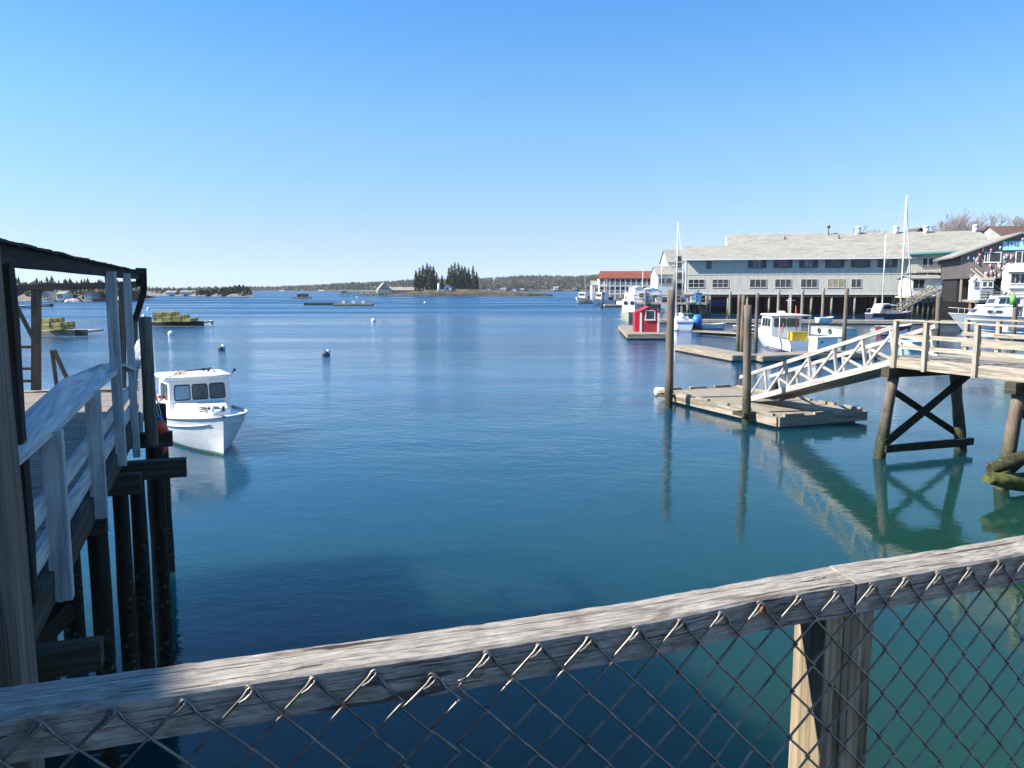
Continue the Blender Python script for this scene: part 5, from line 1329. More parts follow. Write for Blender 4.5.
for i in range(12):
    x = 21 + rr.random() * 10; s = rr.uniform(.7, 1.5); hc = rr.uniform(.6, 1.5); cl = rr.choice(('blue', 'offwhite', 'farwood', 'slate', 'roofred', 'offwhite', 'beam', 'beam', 'slate'))
    t = thing('fish_tote', {'blue': 'blue', 'offwhite': 'off-white', 'farwood': 'pale wooden', 'slate': 'dark slate', 'roofred': 'brick red', 'teal': 'teal', 'beam': 'brown'}[cl] + ' tote standing on the cluttered wharf behind the red shed', 'tote', (x, 126.5 + rr.random() * 4, 2.76), 0, 'totes on the fish wharf')
    mb = MB(); mb.loft([[Vector((a * s / 2 * e, b * s / 2 * e, z)) for a, b in ((-1, -1), (1, -1), (1, 1), (-1, 1))] for z, e in ((0, .85), (hc, 1))]); mb.build('tub', M[cl], t, local=True)
    mb = MB(); mb.loft([[Vector((a * s / 2 * e, b * s / 2 * e, z)) for a, b in ((-1, -1), (1, -1), (1, 1), (-1, 1))] for z, e in ((hc - .1, 1.06), (hc + .02, 1.06))]); mb.build('rim', M[cl], t, local=True)
for k, (u, vt, y, lab) in enumerate(((662, 262, 134, 'thin grey pole, leftmost on the fish wharf'), (683, 264, 134, 'thin grey pole on the fish wharf beside the small sailboat mast'), (643, 271, 136, 'thin pale pole rising before the red-roofed hotel'))):
    p = Q(u, vt, y); tag(MB().tube([(p.x, p.y, 2.7), (p.x, p.y, p.z)], [.08, .05], 6).build('flag_pole', M['offwhite']), lab, 'pole')

# houses behind the left end of the inn
def gable_house(name, label, u0, u1, v_eave, v_ridge, v_base, y, depth, wall, roofm, along=True, rz=0.0, wins=(), cat='house', ridge_u=None, wv=None, zb=None, chim=None):
    t = thing(name, label, cat, (Q((u0 + u1) / 2, v_base, y).x, y, 0), rz)
    a, b = LP(t, u0, v_eave, 0), LP(t, u1, v_eave, 0); ze = a.z; zbs = LP(t, u0, v_base, 0).z if zb is None else zb
    if along:        # ridge runs across the picture
        zr_ = LP(t, (u0 + u1) / 2, v_ridge, depth / 2).z
        mb = MB(); mb.prism([(a.x, 0, zbs), (a.x, 0, ze), (a.x, depth / 2, zr_ - .1), (a.x, depth, ze), (a.x, depth, zbs)], (b.x - a.x, 0, 0)); mb.build('wall', M[wall], t, local=True)
        mb = MB(); s = (zr_ - ze) / (depth / 2); e = min(.4, (b.x - a.x) * .08); mb.slab((a.x - e, -e, ze - e * s + .1), (b.x + e, -e, ze - e * s + .1), (b.x + e, depth / 2, zr_ + .1), (a.x - e, depth / 2, zr_ + .1), .15); mb.slab((b.x + e, depth + e, ze - e * s + .1), (a.x - e, depth + e, ze - e * s + .1), (a.x - e, depth / 2 + .01, zr_ + .1), (b.x + e, depth / 2 + .01, zr_ + .1), .15); mb.build('roof', M[roofm], t, local=True)
    else:
        ru = ridge_u or (u0 + u1) / 2; r_ = LP(t, ru, v_ridge, 0)
        mb = MB(); mb.prism([(a.x, 0, zbs), (b.x, 0, zbs), (b.x, 0, ze), (r_.x, 0, r_.z), (a.x, 0, ze)], (0, depth, 0)); mb.build('wall', M[wall], t, local=True)
        sl_, sr_ = (r_.z - ze) / (r_.x - a.x), (r_.z - ze) / (b.x - r_.x); e = min(.35, (b.x - a.x) * .1); mb = MB()
        mb.slab((a.x - e, -e, ze - e * sl_ + .1), (r_.x, -e, r_.z + .1), (r_.x, depth, r_.z + .1), (a.x - e, depth, ze - e * sl_ + .1), .14); mb.slab((r_.x, -e, r_.z + .1), (b.x + e, -e, ze - e * sr_ + .1), (b.x + e, depth, ze - e * sr_ + .1), (r_.x, depth, r_.z + .1), .14)
        mb.build('roof', M[roofm], t, local=True)
    for (uw, vw, ww, hw) in wins:
        c = LP(t, uw, vw, 0); window(t, c.x, c.z, ww, hw, 0, frame='white' if wall != 'whiteside' else 'greyside', pane='glass')
    if chim is not None:
        c = LP(t, chim, v_ridge, depth / 2); mb = MB(); mb.bar((c.x, depth / 2, c.z - .4), (c.x, depth / 2, c.z + 1.2), .7, .7); mb.build('chimney', M['roofbrown'], t, local=True)
    return t
gable_house('white_house', 'tall white gabled house just left of the long grey building', 668, 684, 262, 250, 306, 176, 9, 'whiteside', 'roofg', True, 0, ((679, 262, 1.3, 2.6), (679, 276, 1.6, 1.6), (679, 286, 1.6, 1.4)))
gable_house('white_annexe', 'low white flat-gabled annexe left of the tall white house', 657.5, 673, 274.5, 266.5, 308, 168, 8, 'whiteside', 'roofg', True, 0, ((662, 281, 1.3, 1.2), (669, 281, 1.3, 1.2)))
gable_house('grey_boathouse', 'grey boathouse in front of the red-roofed hotel', 592.5, 606, 285, 281, 300, 252, 8, 'greyside', 'roofg', True, 0, ((597, 290, 1.5, 1.4), (602, 290, 1.5, 1.4)))
# red-roofed hotel
ht = thing('red_roofed_hotel', 'two-storey white motel with a long red roof and open balconies', 'hotel', (Q(628, 300, 245).x, 245, 0), -.05)
a, b = LP(ht, 599.5, 278, 0), LP(ht, 658, 278.2, 0); zt_, zm_, zb_ = a.z, LP(ht, 628, 285.5, 0).z, LP(ht, 628, 293.5, 0).z
mb = MB(); lbox(mb, a.x, b.x, 1.8, 11, 1.0, zt_); mb.build('wall', M['whiteside'], ht, local=True)
zr_ = LP(ht, 628, 271, 5.5).z
mb = MB(); mb.slab((a.x - .6, -.3, zt_ - .1), (b.x + .6, -.3, zt_ - .1), (b.x + .2, 5.5, zr_), (a.x + .6, 5.5, zr_), .2); mb.slab((b.x + .6, 11.5, zt_ - .1), (a.x - .6, 11.5, zt_ - .1), (a.x + .6, 5.51, zr_), (b.x + .2, 5.51, zr_), .2); mb.build('roof', M['roofred'], ht, local=True)
mb = MB(); lbox(mb, a.x, b.x, 0, 1.8, zm_ - .25, zm_); lbox(mb, a.x, b.x, 0, 1.8, zb_ - .25, zb_); mb.build('balcony_floor', M['white'], ht, local=True)
mb = MB(); lbox(mb, a.x - 1, b.x + 1, -3, 1.7, zb_ - 2.0, zb_ - 1.7); mb.build('quay_deck', M['farwood'], ht, local=True)
mb = MB(); lbox(mb, a.x - 1, b.x + 1, -1.0, -.6, -1, zb_ - 2.0); mb.build('quay_wall', M['darkwood'], ht, local=True)
for i in range(16):
    x = a.x - .8 + (b.x - a.x + 1.6) * i / 15; mb = MB(); mb.tube([(x, -2.9, -1), (x, -2.9, zb_ - 1.9)], .2, 6); mb.build('piling', M['pile'], ht, local=True)
n_ = 11
for i in range(n_ + 1):
    x = a.x + (b.x - a.x) * i / n_; mb = MB(); lbox(mb, x - .1, x + .1, 0, .2, 1, zt_); mb.build('balcony_post', M['white'], ht, local=True)
    if i < n_:
        for z0 in (zm_, zb_):
            x2 = x + (b.x - a.x) / n_
            mb = MB(); lbox(mb, x + .1, x2 - .1, .05, .12, z0 + .95, z0 + 1.05); 
            for k in range(5): xx = x + .25 + k * .3; lbox(mb, xx, xx + .06, .05, .12, z0 + .05, z0 + .95)
            mb.build('balustrade', M['white'], ht, local=True)
            window(ht, (x + x2) / 2, z0 + 1.1, 1.2, 1.9, 1.8, pane='dim')

# ------------------------------------------------------------------ right end: link building, white shack, buoy-hung brown building
lk = thing('link_building', 'teal-trimmed rear wing with an upstairs balcony between the grey and brown buildings', 'building', (Q(940, 290, 146).x, 146, 0), -.25)
a, b = LP(lk, 911.5, 258, 0), LP(lk, 975, 251, 0)
mb = MB(); lbox(mb, a.x - .5, b.x + 3, 0, 10, LP(lk, 940, 273, 0).z, LP(lk, 940, 252, 0).z); mb.build('wall', M['sage'], lk, local=True)
zt_ = LP(lk, 940, 253.5, 0).z
mb = MB(); mb.slab((a.x - .9, -1.3, zt_ + .0), (b.x + 3, -1.3, zt_ + .7), (b.x + 3, 8, zt_ + 4.2), (a.x - .9, 8, zt_ + 4.0), .2); mb.build('roof', M['roofg'], lk, local=True)
mb = MB(); mb.bar((a.x - .9, -1.36, zt_ - .1), (b.x + 3, -1.36, zt_ + .6), .08, .3); mb.build('fascia', M['teal'], lk, local=True)
for u in (925, 931, 940, 945, 950, 957): c = LP(lk, u, 262.5, 0); window(lk, c.x, c.z, .9, 1.7, 0, pane='dim', frame='offwhite')
zd = LP(lk, 940, 271.5, -1.6).z
mb = MB(); lbox(mb, a.x + .5, b.x, -2.2, 0, zd - .25, zd); mb.build('balcony_floor', M['farwood'], lk, local=True)
mb = MB(); x = a.x + .5
while x < b.x: lbox(mb, x, x + .07, -2.2, -2.12, zd, zd + 1.05); x += .45
lbox(mb, a.x + .5, b.x, -2.22, -2.1, zd + 1.05, zd + 1.15); mb.build('balustrade', M['farwood'], lk, local=True)
for u in (927, 941, 952, 966): c = LP(lk, u, 280, -2.0); mb = MB(); lbox(mb, c.x - .12, c.x + .12, -2.1, -1.9, 1.0, zd - .25); mb.build('balcony_post', M['farwood'], lk, local=True)
mb = MB(); lbox(mb, a.x, b.x + 3, 1.5, 9, 2.0, zd); mb.build('lower_wall', M['slate'], lk, local=True)
rg = thing('life_ring', 'orange and white life ring hung on the upstairs balcony rail', 'life ring', (0, 0, 0)); rc = world_of(lk) @ (LP(lk, 953.5, 264.5, -2.3)); rg.location = rc
MB().tube([rc + Vector((.45 * math.cos(t * .524), -.05, .45 * math.sin(t * .524))) for t in range(13)], .13, 8).build('ring', M['offwhite'], rg)
MB().tube([rc + Vector((.45 * math.cos(t * .524), -.06, .45 * math.sin(t * .524))) for t in range(0, 4)], .15, 8).build('band', M['orange'], rg)
gable_house('white_shack', 'low white shack with a tall blank door panel behind the sailboat bow', 912.5, 943, 278.5, 275.5, 300, 137, 6, 'whiteside', 'roofg', True, -.1, ((916, 284, 1.0, 1.6), (921.5, 284, 1.0, 1.6)), cat='shack', zb=2.6)
t = thing('shack_platform', 'timber platform on posts below the white shack', 'platform', (Q(930, 300, 134).x, 134, 0))
mb = MB(); p, q = Q(908, 297, 134), Q(950, 297, 134); mb.bar(p + Vector((0, 2, 0)), q + Vector((0, 2, 0)), 5, .3); mb.build('deck', M['farwood'], t)
for i in range(9):
    s = p.lerp(q, i / 8); mb = MB(); mb.tube([(s.x, s.y, -1), (s.x, s.y, p.z)], .18, 7, jit=.1); mb.build('piling', M['pile'], t)
mb = MB(); mb.bar(Vector((p.x, 139.5, p.z / 2 - .8)), Vector((q.x + 12, 139.5, p.z / 2 - .8)), .3, p.z + 1.2); mb.build('shade_bulkhead', M['void'], t)  # shade behind the platform posts put into its colour

bb_ = thing('buoy_hung_restaurant', 'weathered brown board restaurant hung with lobster buoys under a teal sign', 'restaurant', (Q(990, 290, 112).x, 112, 0), -.32)
zf = LP(bb_, 990, 301, 0).z
L0 = LP(bb_, 961, 253.5, 0); pk = LP(bb_, 1021, 233.0, 0); Rr = LP(bb_, 1085, 256, 0)
zfloor = LP(bb_, 990, 277, 0).z
mb = MB(); mb.prism([(L0.x, 0, zfloor - .2), (Rr.x, 0, zfloor - .2), (Rr.x, 0, L0.z), (pk.x, 0, pk.z - .1), (L0.x, 0, L0.z - .1)], (0, 14, 0)); mb.build('wall', M['brownside'], bb_, local=True)
mb = MB(); mb.slab((L0.x - 1.2, -.6, L0.z - .45), (pk.x, -.6, pk.z + .15), (pk.x, 14.5, pk.z + .15), (L0.x - 1.2, 14.5, L0.z - .45), .22); mb.slab((pk.x, -.6, pk.z + .15), (Rr.x + 1, -.6, L0.z - .3), (Rr.x + 1, 14.5, L0.z - .3), (pk.x, 14.5, pk.z + .15), .22); mb.build('roof', M['roofg'], bb_, local=True)
mb = MB(); lbox(mb, L0.x + .3, Rr.x, 3.0, 13, zf - .2, zfloor - .2); mb.build('lower_wall', M['void'], bb_, local=True)  # set-back wall painted near-black in place of under-floor shade
for k_ in range(8):
    xx_ = L0.x + .3 + k_ * 2.6; mb = MB(); lbox(mb, xx_ - .12, xx_ + .12, .1, .34, zf - .2, zfloor - .2); mb.build('post', M['farwood'], bb_, local=True)
def bwin(u0, u1, v0, v1, div=1, pn='dim'):
    p, q = LP(bb_, u0, v1, 0), LP(bb_, u1, v0, 0); window(bb_, (p.x + q.x) / 2, (p.z + q.z) / 2, q.x - p.x, q.z - p.z, 0, pane=pn, div=div)
bwin(984, 988.2, 252, 262.5); bwin(988.6, 1001.5, 252, 262.5); bwin(1015, 1029, 251, 263.5, 2); bwin(1036, 1048, 252, 263)
sg = thing('restaurant_sign', 'long pale teal sign board lettered THE WHARF below the brown gable peak', 'sign', world_of(bb_) @ Vector((LP(bb_, 1018, 244, 0).x, -.12, LP(bb_, 1018, 244.5, 0).z)), -.32)
sp, sq = LP(sg, 1002.3, 249.8, 0), LP(sg, 1042, 241, 0)
MB().bar((sp.x, 0, (sp.z + sq.z) / 2), (sq.x, 0, (sp.z + sq.z) / 2), .1, sq.z - sp.z).build('board', paint('sign_teal', (.38, .62, .68), .6, .06), sg, local=True)
mb = MB(); lbox(mb, sp.x - .06, sq.x + .06, -.08, .02, sq.z, sq.z + .08); lbox(mb, sp.x - .06, sq.x + .06, -.08, .02, sp.z - .08, sp.z); mb.build('sign_frame', M['teal'], sg, local=True)
fc = bpy.data.curves.new('lettering', 'FONT'); fc.body = 'THE WHARF'; fc.size = .92; fc.extrude = .02; fc.align_x = 'LEFT'; fc.align_y = 'CENTER'
fo = bpy.data.objects.new('lettering', fc); col.objects.link(fo); fo.parent = sg; fo.location = (sp.x + .38, -.07, (sp.z + sq.z) / 2 + .16); fo.rotation_euler = (R(90), 0, 0)
bpy.context.view_layer.update()
fme = bpy.data.meshes.new_from_object(fo.evaluated_get(bpy.context.evaluated_depsgraph_get())); bpy.data.objects.remove(fo)
fo = bpy.data.objects.new('lettering', fme); col.objects.link(fo); fo.parent = sg; fo.location = (sp.x + .38, -.07, (sp.z + sq.z) / 2 + .16); fo.rotation_euler = (R(90), 0, 0)
fme.materials.clear(); fme.materials.append(paint('sign_letters', (.05, .12, .24), .6))
# buoys on the wall, all one kind in mixed colours
BC = [('white', (.75, .75, .73)), ('cream', (.68, .62, .5)), ('pale pink', (.7, .45, .45)), ('pale grey', (.5, .5, .52)), ('red', (.42, .09, .08)), ('yellow', (.6, .5, .2)), ('orange', (.6, .28, .14)), ('green', (.14, .3, .2)), ('blue', (.16, .24, .42)), ('pink', (.65, .3, .35))]
rr = random.Random(21); nb_ = 0
occ = [(982, 1003.5, 250.5, 264), (1013.5, 1030, 249, 265), (1001, 1030, 240, 251)]
while nb_ < 46:
    u = rr.uniform(966, 1030); v = rr.uniform(236, 278); lim = 253.5 - (u - 961) / 60 * 20.5 + 3.5
    if v < lim or any(a0 < u < a1 and b0 < v < b1 for a0, a1, b0, b1 in occ) or (u < 985 and v > 264): continue
    nm_, cc = rr.choice(BC); p = world_of(bb_) @ LP(bb_, u, v, -.22); s = rr.uniform(.6, .95)
    t = thing('lobster_buoy', nm_ + ' lobster buoy hung on the brown board wall of the restaurant', 'buoy', p, 0, 'lobster buoys on the brown wall'); nb_ += 1
    mt = paint('buoy_' + nm_, cc, .6, .08); m2_ = paint('buoy_' + rr.choice(BC)[0], rr.choice(BC)[1], .6, .08)
    MB().tube([p + Z * .28 * s, p + Z * .22 * s, p, p - Z * .2 * s, p - Z * .34 * s], [.06 * s, .15 * s, .17 * s, .13 * s, .04 * s], 8).build('float', mt, t)
    MB().tube([p + Z * .05 * s, p - Z * .08 * s], .178 * s, 8).build('band', m2_, t)
    MB().tube([p + Z * .28 * s, p + Z * .5 * s], .025, 5).build('stick', M['farwood'], t)
# pier deck and railing in front of the restaurant
dk = thing('restaurant_deck', 'railed timber deck on dark posts in front of the brown restaurant', 'deck', (Q(1000, 300, 106).x, 106, 0), -.32)
a, b = LP(dk, 975, 300, 0), LP(dk, 1075, 300, 0); zd = LP(dk, 1000, 300.5, 0).z
mb = MB(); lbox(mb, a.x, b.x, 0, 8, zd - .3, zd); mb.build('deck_boards', M['farwood'], dk, local=True)
x = a.x; 
while x < b.x:
    mb = MB(); lbox(mb, x - .06, x + .06, 0, .12, zd, zd + 1.15); mb.build('rail_post', M['farwood'], dk, local=True); x += 1.5
for z in (.4, .75, 1.1): mb = MB(); lbox(mb, a.x, b.x, -.05, -.003, zd + z - .06, zd + z + .06); mb.build('rail', M['farwood'], dk, local=True)
x = a.x + .3
while x < b.x:
    for y in (.4, 4): mb = MB(); mb.tube([(x, y, -1), (x, y, zd - .3)], .2, 7, jit=.12); mb.build('piling', M['pile'], dk, local=True)
    x += 2.4
mb = MB(); lbox(mb, a.x - 3, b.x, 6, 6.4, -1, zd - .3); mb.build('shade_bulkhead', M['void'], dk, local=True)  # under-deck shade carried by the colour of this backing
gable_house('white_kiosk', 'tiny white ticket kiosk with a pointed roof on the restaurant deck', 972.6, 981, 281, 277, 300, 104.5, 1.9, 'whiteside', 'white', False, -.3, ((976.2, 284.5, .45, .85),), cat='kiosk')
gable_house('grey_kiosk', 'lilac-grey shed with two small windows right of the white kiosk', 981.5, 994, 280.5, 278, 300, 107.5, 2.5, 'greyside', 'roofg', True, -.3, ((985.3, 284.3, .75, .8), (990, 284.3, .75, .8)), cat='shed')
t = gable_house('white_porch', 'white bay-windowed porch with a bulging white awning on the restaurant deck', 1008.5, 1030, 270, 266, 300, 108.5, 3, 'whiteside', 'white', True, -.3, (), cat='porch')
for u in (1013, 1017.5, 1022.5): c = LP(t, u, 278.5, 0); window(t, c.x, c.z, .62, 1.4, 0, pane='dim')
c0_, c1_ = LP(t, 1007.5, 272, 0), LP(t, 1030, 263.5, 0)
mb = MB(); mb.loft([[Vector((x, y, z)) for y, z in ((.2, c0_.z), (-1.0, c0_.z), (-.95, c0_.z + .7), (-.5, c1_.z - .1), (.4, c1_.z))] for x in (c0_.x, c1_.x)]); mb.build('awning', M['white'], t, local=True)
mb = MB(); c = LP(t, 1007.8, 287.5, 0); lbox(mb, c.x, c.x + 3, -.25, -.005, c.z - .1, c.z + .12); mb.build('sill', M['white'], t, local=True)
# stair beside it
t = thing('outdoor_stair', 'timber outdoor stair coming down along the brown restaurant wall', 'stair', Q(980, 290, 109.5))
p, q = Q(970, 275, 112.5), Q(998, 299, 109)
for o in (0, -1.1):
    mb = MB(); d_ = Vector((0, o, 0)); mb.bar(p + d_, q + d_, .1, .4); mb.bar(p + d_ + Z * .9, q + d_ + Z * .9, .08, .12); mb.build('stringer', M['farwood'], t)
for i in range(13): s = p.lerp(q, i / 12); mb = MB(); mb.bar(s, s + Vector((0, -1.1, 0)), .3, .05); mb.build('tread', M['farwood'], t)
# brown gabled roof further back, and bare trees
gable_house('brown_roofed_house', 'big brown-roofed house rising behind the teal sign', 1009, 1070, 240, 226.5, 262, 190, 16, 'greyside', 'roofbrown', True, 0, ())
gable_house('dark_cupola', 'dark roof top of a far house behind the long grey roof', 989, 999, 236, 231, 245, 200, 5, 'roofbrown', 'roofbrown', False, 0, ())
gable_house('dark_cupola_house', 'small dark gable peeping over the grey roof beside the mast', 914, 927, 233, 228, 245, 200, 6, 'roofbrown', 'roofbrown', False, 0, ())

def bare_tree(x, y, z0, h, spread, seed, label, group):
    rr = random.Random(seed); t = thing('bare_tree', label, 'tree', (x, y, z0), 0, group)
    tr = MB(); tw = MB()
    def grow(p, d, l, r, lv):
        r = max(r, .035)
        q = p + d * l; mid = p.lerp(q, .5) + Vector((rr.uniform(-1, 1), rr.uniform(-1, 1), 0)) * l * .05
        (tr if lv < 2 else tw).tube([p, mid, q], [r, r * .82, r * .65], 5 if lv < 2 else 3, cap=False)
        if lv == 6: return
        for k in range((5, 4, 3, 3, 3, 2)[lv]):
            an = rr.random() * 6.28; b = Vector((math.cos(an), math.sin(an), 0)) * rr.uniform(.45, .95) * spread + Z * rr.uniform(.35, .9)
            grow(p.lerp(q, rr.uniform(.55, 1)), (d * .75 + b).normalized(), l * rr.uniform(.55, .78), r * .6, lv + 1)
    grow(Vector((0, 0, 0)), Z, h * .34, h * .022, 0)
    tr.build('trunk', M['bark'], t, local=True); tw.build('crown', M['twig'], t, local=True)
for i, (u, vt, y, lab) in enumerate(((957, 224.5, 205, 'leafless tree with a rounded crown over the grey roof, left of the widest one'), (968, 222, 210, 'tallest and widest leafless tree above the long grey roof'), (978, 224.5, 214, 'leafless tree at the right end of the row above the grey roof'), (946, 228, 216, 'lowest leafless tree at the left end of the row above the grey roof'), (870, 229, 220, 'thin leafless tree barely showing over the middle of the grey roof'), (1024, 222, 230, 'leafless tree behind the brown-roofed house'))):
    p = Q(u, vt, y); bare_tree(p.x, y, 6, (p.z - 5) * 1.28, 1.15, i + 3, lab, 'leafless trees behind the waterfront')
town = MB(); pts = [(44, 178), (60, 172), (84, 158), (100, 146), (130, 118), (400, 100), (420, 600), (70, 600), (34, 264), (46, 262), (46, 200)]
town.prism([(x, y, 3.2) for x, y in pts], (0, 0, -6)); town = town.build('town_ground', M['soil']); town['kind'] = 'structure'

# ------------------------------------------------------------------ far shores, islands, forest
def angz(v, y): return Q(512, v, y).z
def shore(name, prof, y, depth, mat, zb=-1.5, jag=.5, kind='structure'):
    """prof = [(u, v_top)], front edge stands at distance y(u), back is depth further; banked profile"""
    rings = []
    for u, v, yy in prof:
        p = Q(u, v, yy); f = Q(u, 290, yy)
        x = p.x; z = Q(u, v, yy + depth).z; k = 1 + depth / yy
        jg = lambda a: noise.noise(Vector((x * .05, a, yy * .01))) * jag
        rings.append([Vector((x, yy - 2, zb)), Vector((x, yy + jg(1) * 3, .3 + jg(5) * .3)), Vector((x, yy + depth * .05, min(z * .35 + .6, z) + jg(2))), Vector((x * (1 + .35 * depth / yy), yy + depth * .35, Q(u, v, yy + depth * .35).z * .93)), Vector((x * k, yy + depth, z)), Vector((x * k * 1.1, yy + depth * 2, zb))])
    # refine along
    R2 = []
    for i in range(len(rings) - 1):
        for s in range(4):
            t = s / 4; R2.append([a.lerp(b, t) + Vector((0, 0, noise.noise(a.lerp(b, t) * .07) * jag * .5 if 0 < j < 5 else 0)) for j, (a, b) in enumerate(zip(rings[i], rings[i + 1]))])
    R2.append(rings[-1])
    mb = MB(); mb.loft(R2, closed=False, cap=False); o = mb.build(name, mat); o['kind'] = kind
    return R2
def conifer(mb, p, h, r, rr, n=7, tiers=5):
    for k in range(tiers):
        z0 = h * (.08 + .84 * k / tiers); z1 = min(h, z0 + h * .34); rad = r * (1 - k / tiers * .86) * rr.uniform(.8, 1.15)
        vs = [p + Z * z1]; a0 = rr.random() * 6
        for i in range(n):
            an = a0 + 6.283 * i / n; q = rad * rr.uniform(.55, 1.15); vs.append(p + Vector((math.cos(an) * q, math.sin(an) * q, z0 + rr.uniform(-.05, .03) * h)))
        mb.add(vs, [(0, 1 + i, 1 + (i + 1) % n) for i in range(n)])
def leafy(mb, p, h, r, rr):
    vs = []; n = 6
    for j, (z, q) in enumerate(((.15, .5), (.4, 1), (.7, .9), (.92, .4))):
        for i in range(n):
            an = 6.283 * (i + j * .5) / n; e = q * r * rr.uniform(.65, 1.2); vs.append(p + Vector((math.cos(an) * e, math.sin(an) * e, h * (z + rr.uniform(-.05, .05)))))
    fs = [(j * n + i, j * n + (i + 1) % n, (j + 1) * n + (i + 1) % n, (j + 1) * n + i) for j in range(3) for i in range(n)]
    mb.add(vs, fs + [tuple(3 * n + i for i in range(n))])
def forest(name, R2, count, hmin, hmax, seed, label, mixed=.35, t0=.04, t1=1.0):
    rr = random.Random(seed); con = MB(); lf = MB()
    for _ in range(count):
        i = rr.randrange(len(R2) - 1); s = rr.random(); t = rr.random() ** .7 * 3
        j = min(3, 1 + int(t)); f = t - int(t)
        if j >= 4: continue
        a = R2[i][j].lerp(R2[i + 1][j], s); b = R2[i][j + 1].lerp(R2[i + 1][j + 1], s); p = a.lerp(b, f)
        if j == 1 and f < .35: continue
        h = rr.uniform(hmin, hmax) * (1 + .3 * noise.noise(p * .015))
        if rr.random() < mixed and noise.noise(p * .012) > -.1: leafy(lf, p - Z * .5, h * .62, h * .34, rr)
        else: conifer(con, p - Z * .5, h, h * rr.uniform(.24, .38), rr, 6, 3)
    o = con.build(name, M['leaf2']); o['kind'] = 'stuff'; o['label'] = label; o['category'] = 'forest'
    if len(lf.v):
        o = lf.build(name, foliage_mat('bare_far_woods', (.075, .06, .048), (.13, .105, .085), (.17, .15, .11), .03)); o['kind'] = 'stuff'; o['label'] = label.replace('dark conifer', 'brownish leafless').replace('evergreen', 'leafless'); o['category'] = 'forest'
# far ridge behind everything
far = shore('far_hills', [(150, 291.5, 1500), (230, 290.5, 1500), (300, 288.8, 1400), (350, 286.5, 1270), (392, 284.3, 1180), (440, 282.5, 1150), (500, 280.6, 1200), (538, 278.6, 1250), (578, 279.6, 1250), (597, 277.6, 1250), (626, 275.5, 1150), (680, 275.5, 1100), (730, 275, 1100), (800, 277, 1100), (1040, 277, 1100), (1300, 278, 1100)], 1200, 380, foliage_mat('woodland_floor', (.05, .048, .03), (.09, .08, .055), (.13, .11, .08), .01), jag=2)
forest('far_woods', far, 9500, 5, 9.5, 4, 'dark conifer woods covering the low hills across the bay', .4)
# left shore
ls = shore('left_shore', [(-330, 284, 330), (-150, 285.5, 320), (0, 287, 310), (40, 287.5, 305), (80, 288, 300), (110, 289, 300), (128, 289.5, 305), (138, 293, 315)], 300, 70, M['rock'], jag=.9)
forest('left_woods', ls, 620, 3, 6.0, 9, 'evergreen and mixed trees along the left shore behind the boardwalk', .55)
# low point in the middle left with its clump of trees
pt = shore('low_point', [(120, 291, 560), (145, 291, 540), (165, 290.5, 520), (190, 291, 500), (215, 291.2, 480), (240, 292.5, 470), (254, 295, 468)], 480, 60, M['rock'], jag=.4)
forest('point_woods', pt[:24], 90, 2.5, 5, 12, 'evergreen scrub on the low point across the water', .5)
def spruce(x, y, z0, h, r, seed, label, group, dens=1.0):
    """evergreen with a tapered trunk and many drooping sprays of needles"""
    rr = random.Random(seed); t = thing('spruce_tree', label, 'tree', (x, y, z0), 0, group)
    MB().tube([(0, 0, -.5), (0, 0, h * .5), (0, 0, h * .98)], [h * .018 + .1, h * .011 + .05, .03], 6).build('trunk', M['bark'], t, local=True)
    mb = MB(); n = int(230 * dens); lean = rr.uniform(-.15, .15)
    for i in range(n):
        s = (i / n) ** .85; z = h * (.14 + .85 * s); L_ = r * 1.45 * (1 - s) ** .62 * rr.uniform(.45, 1.15) + .15; an = rr.random() * 6.283
        if L_ < .1 or (rr.random() < .12): continue
        d = Vector((math.cos(an), math.sin(an), 0)); sd = Vector((-d.y, d.x, 0)); dr = rr.uniform(.1, .45)
        a = Vector((lean * s, 0, z)); w_ = L_ * rr.uniform(.2, .36) + .16
        b = a + d * L_ * .55 + Z * L_ * .08; c = a + d * L_ - Z * L_ * dr
        mb.add([a + Z * .15, b + sd * w_, c, b - sd * w_, b - Z * L_ * .28], [(0, 1, 2, 3), (0, 4, 1), (1, 4, 2), (2, 4, 3), (3, 4, 0)])
    mb.build('crown', M['leaf'], t, local=True)
YP = 478
for i, (u, vt, w_) in enumerate(((222, 287.5, 5), (226, 286.5, 5), (230, 286, 6), (235, 285, 6), (239, 284.3, 7), (243, 284.6, 6), (247, 286.5, 6), (201, 288.5, 4), (207, 289, 5), (214, 288.7, 5))):
    p = Q(u, vt, YP + i); spruce(p.x, p.y, 1.0, p.z - 1, 2.6, 50 + i, 'dark spruce in the clump on the low point left of centre', 'spruces on the low point', .45)
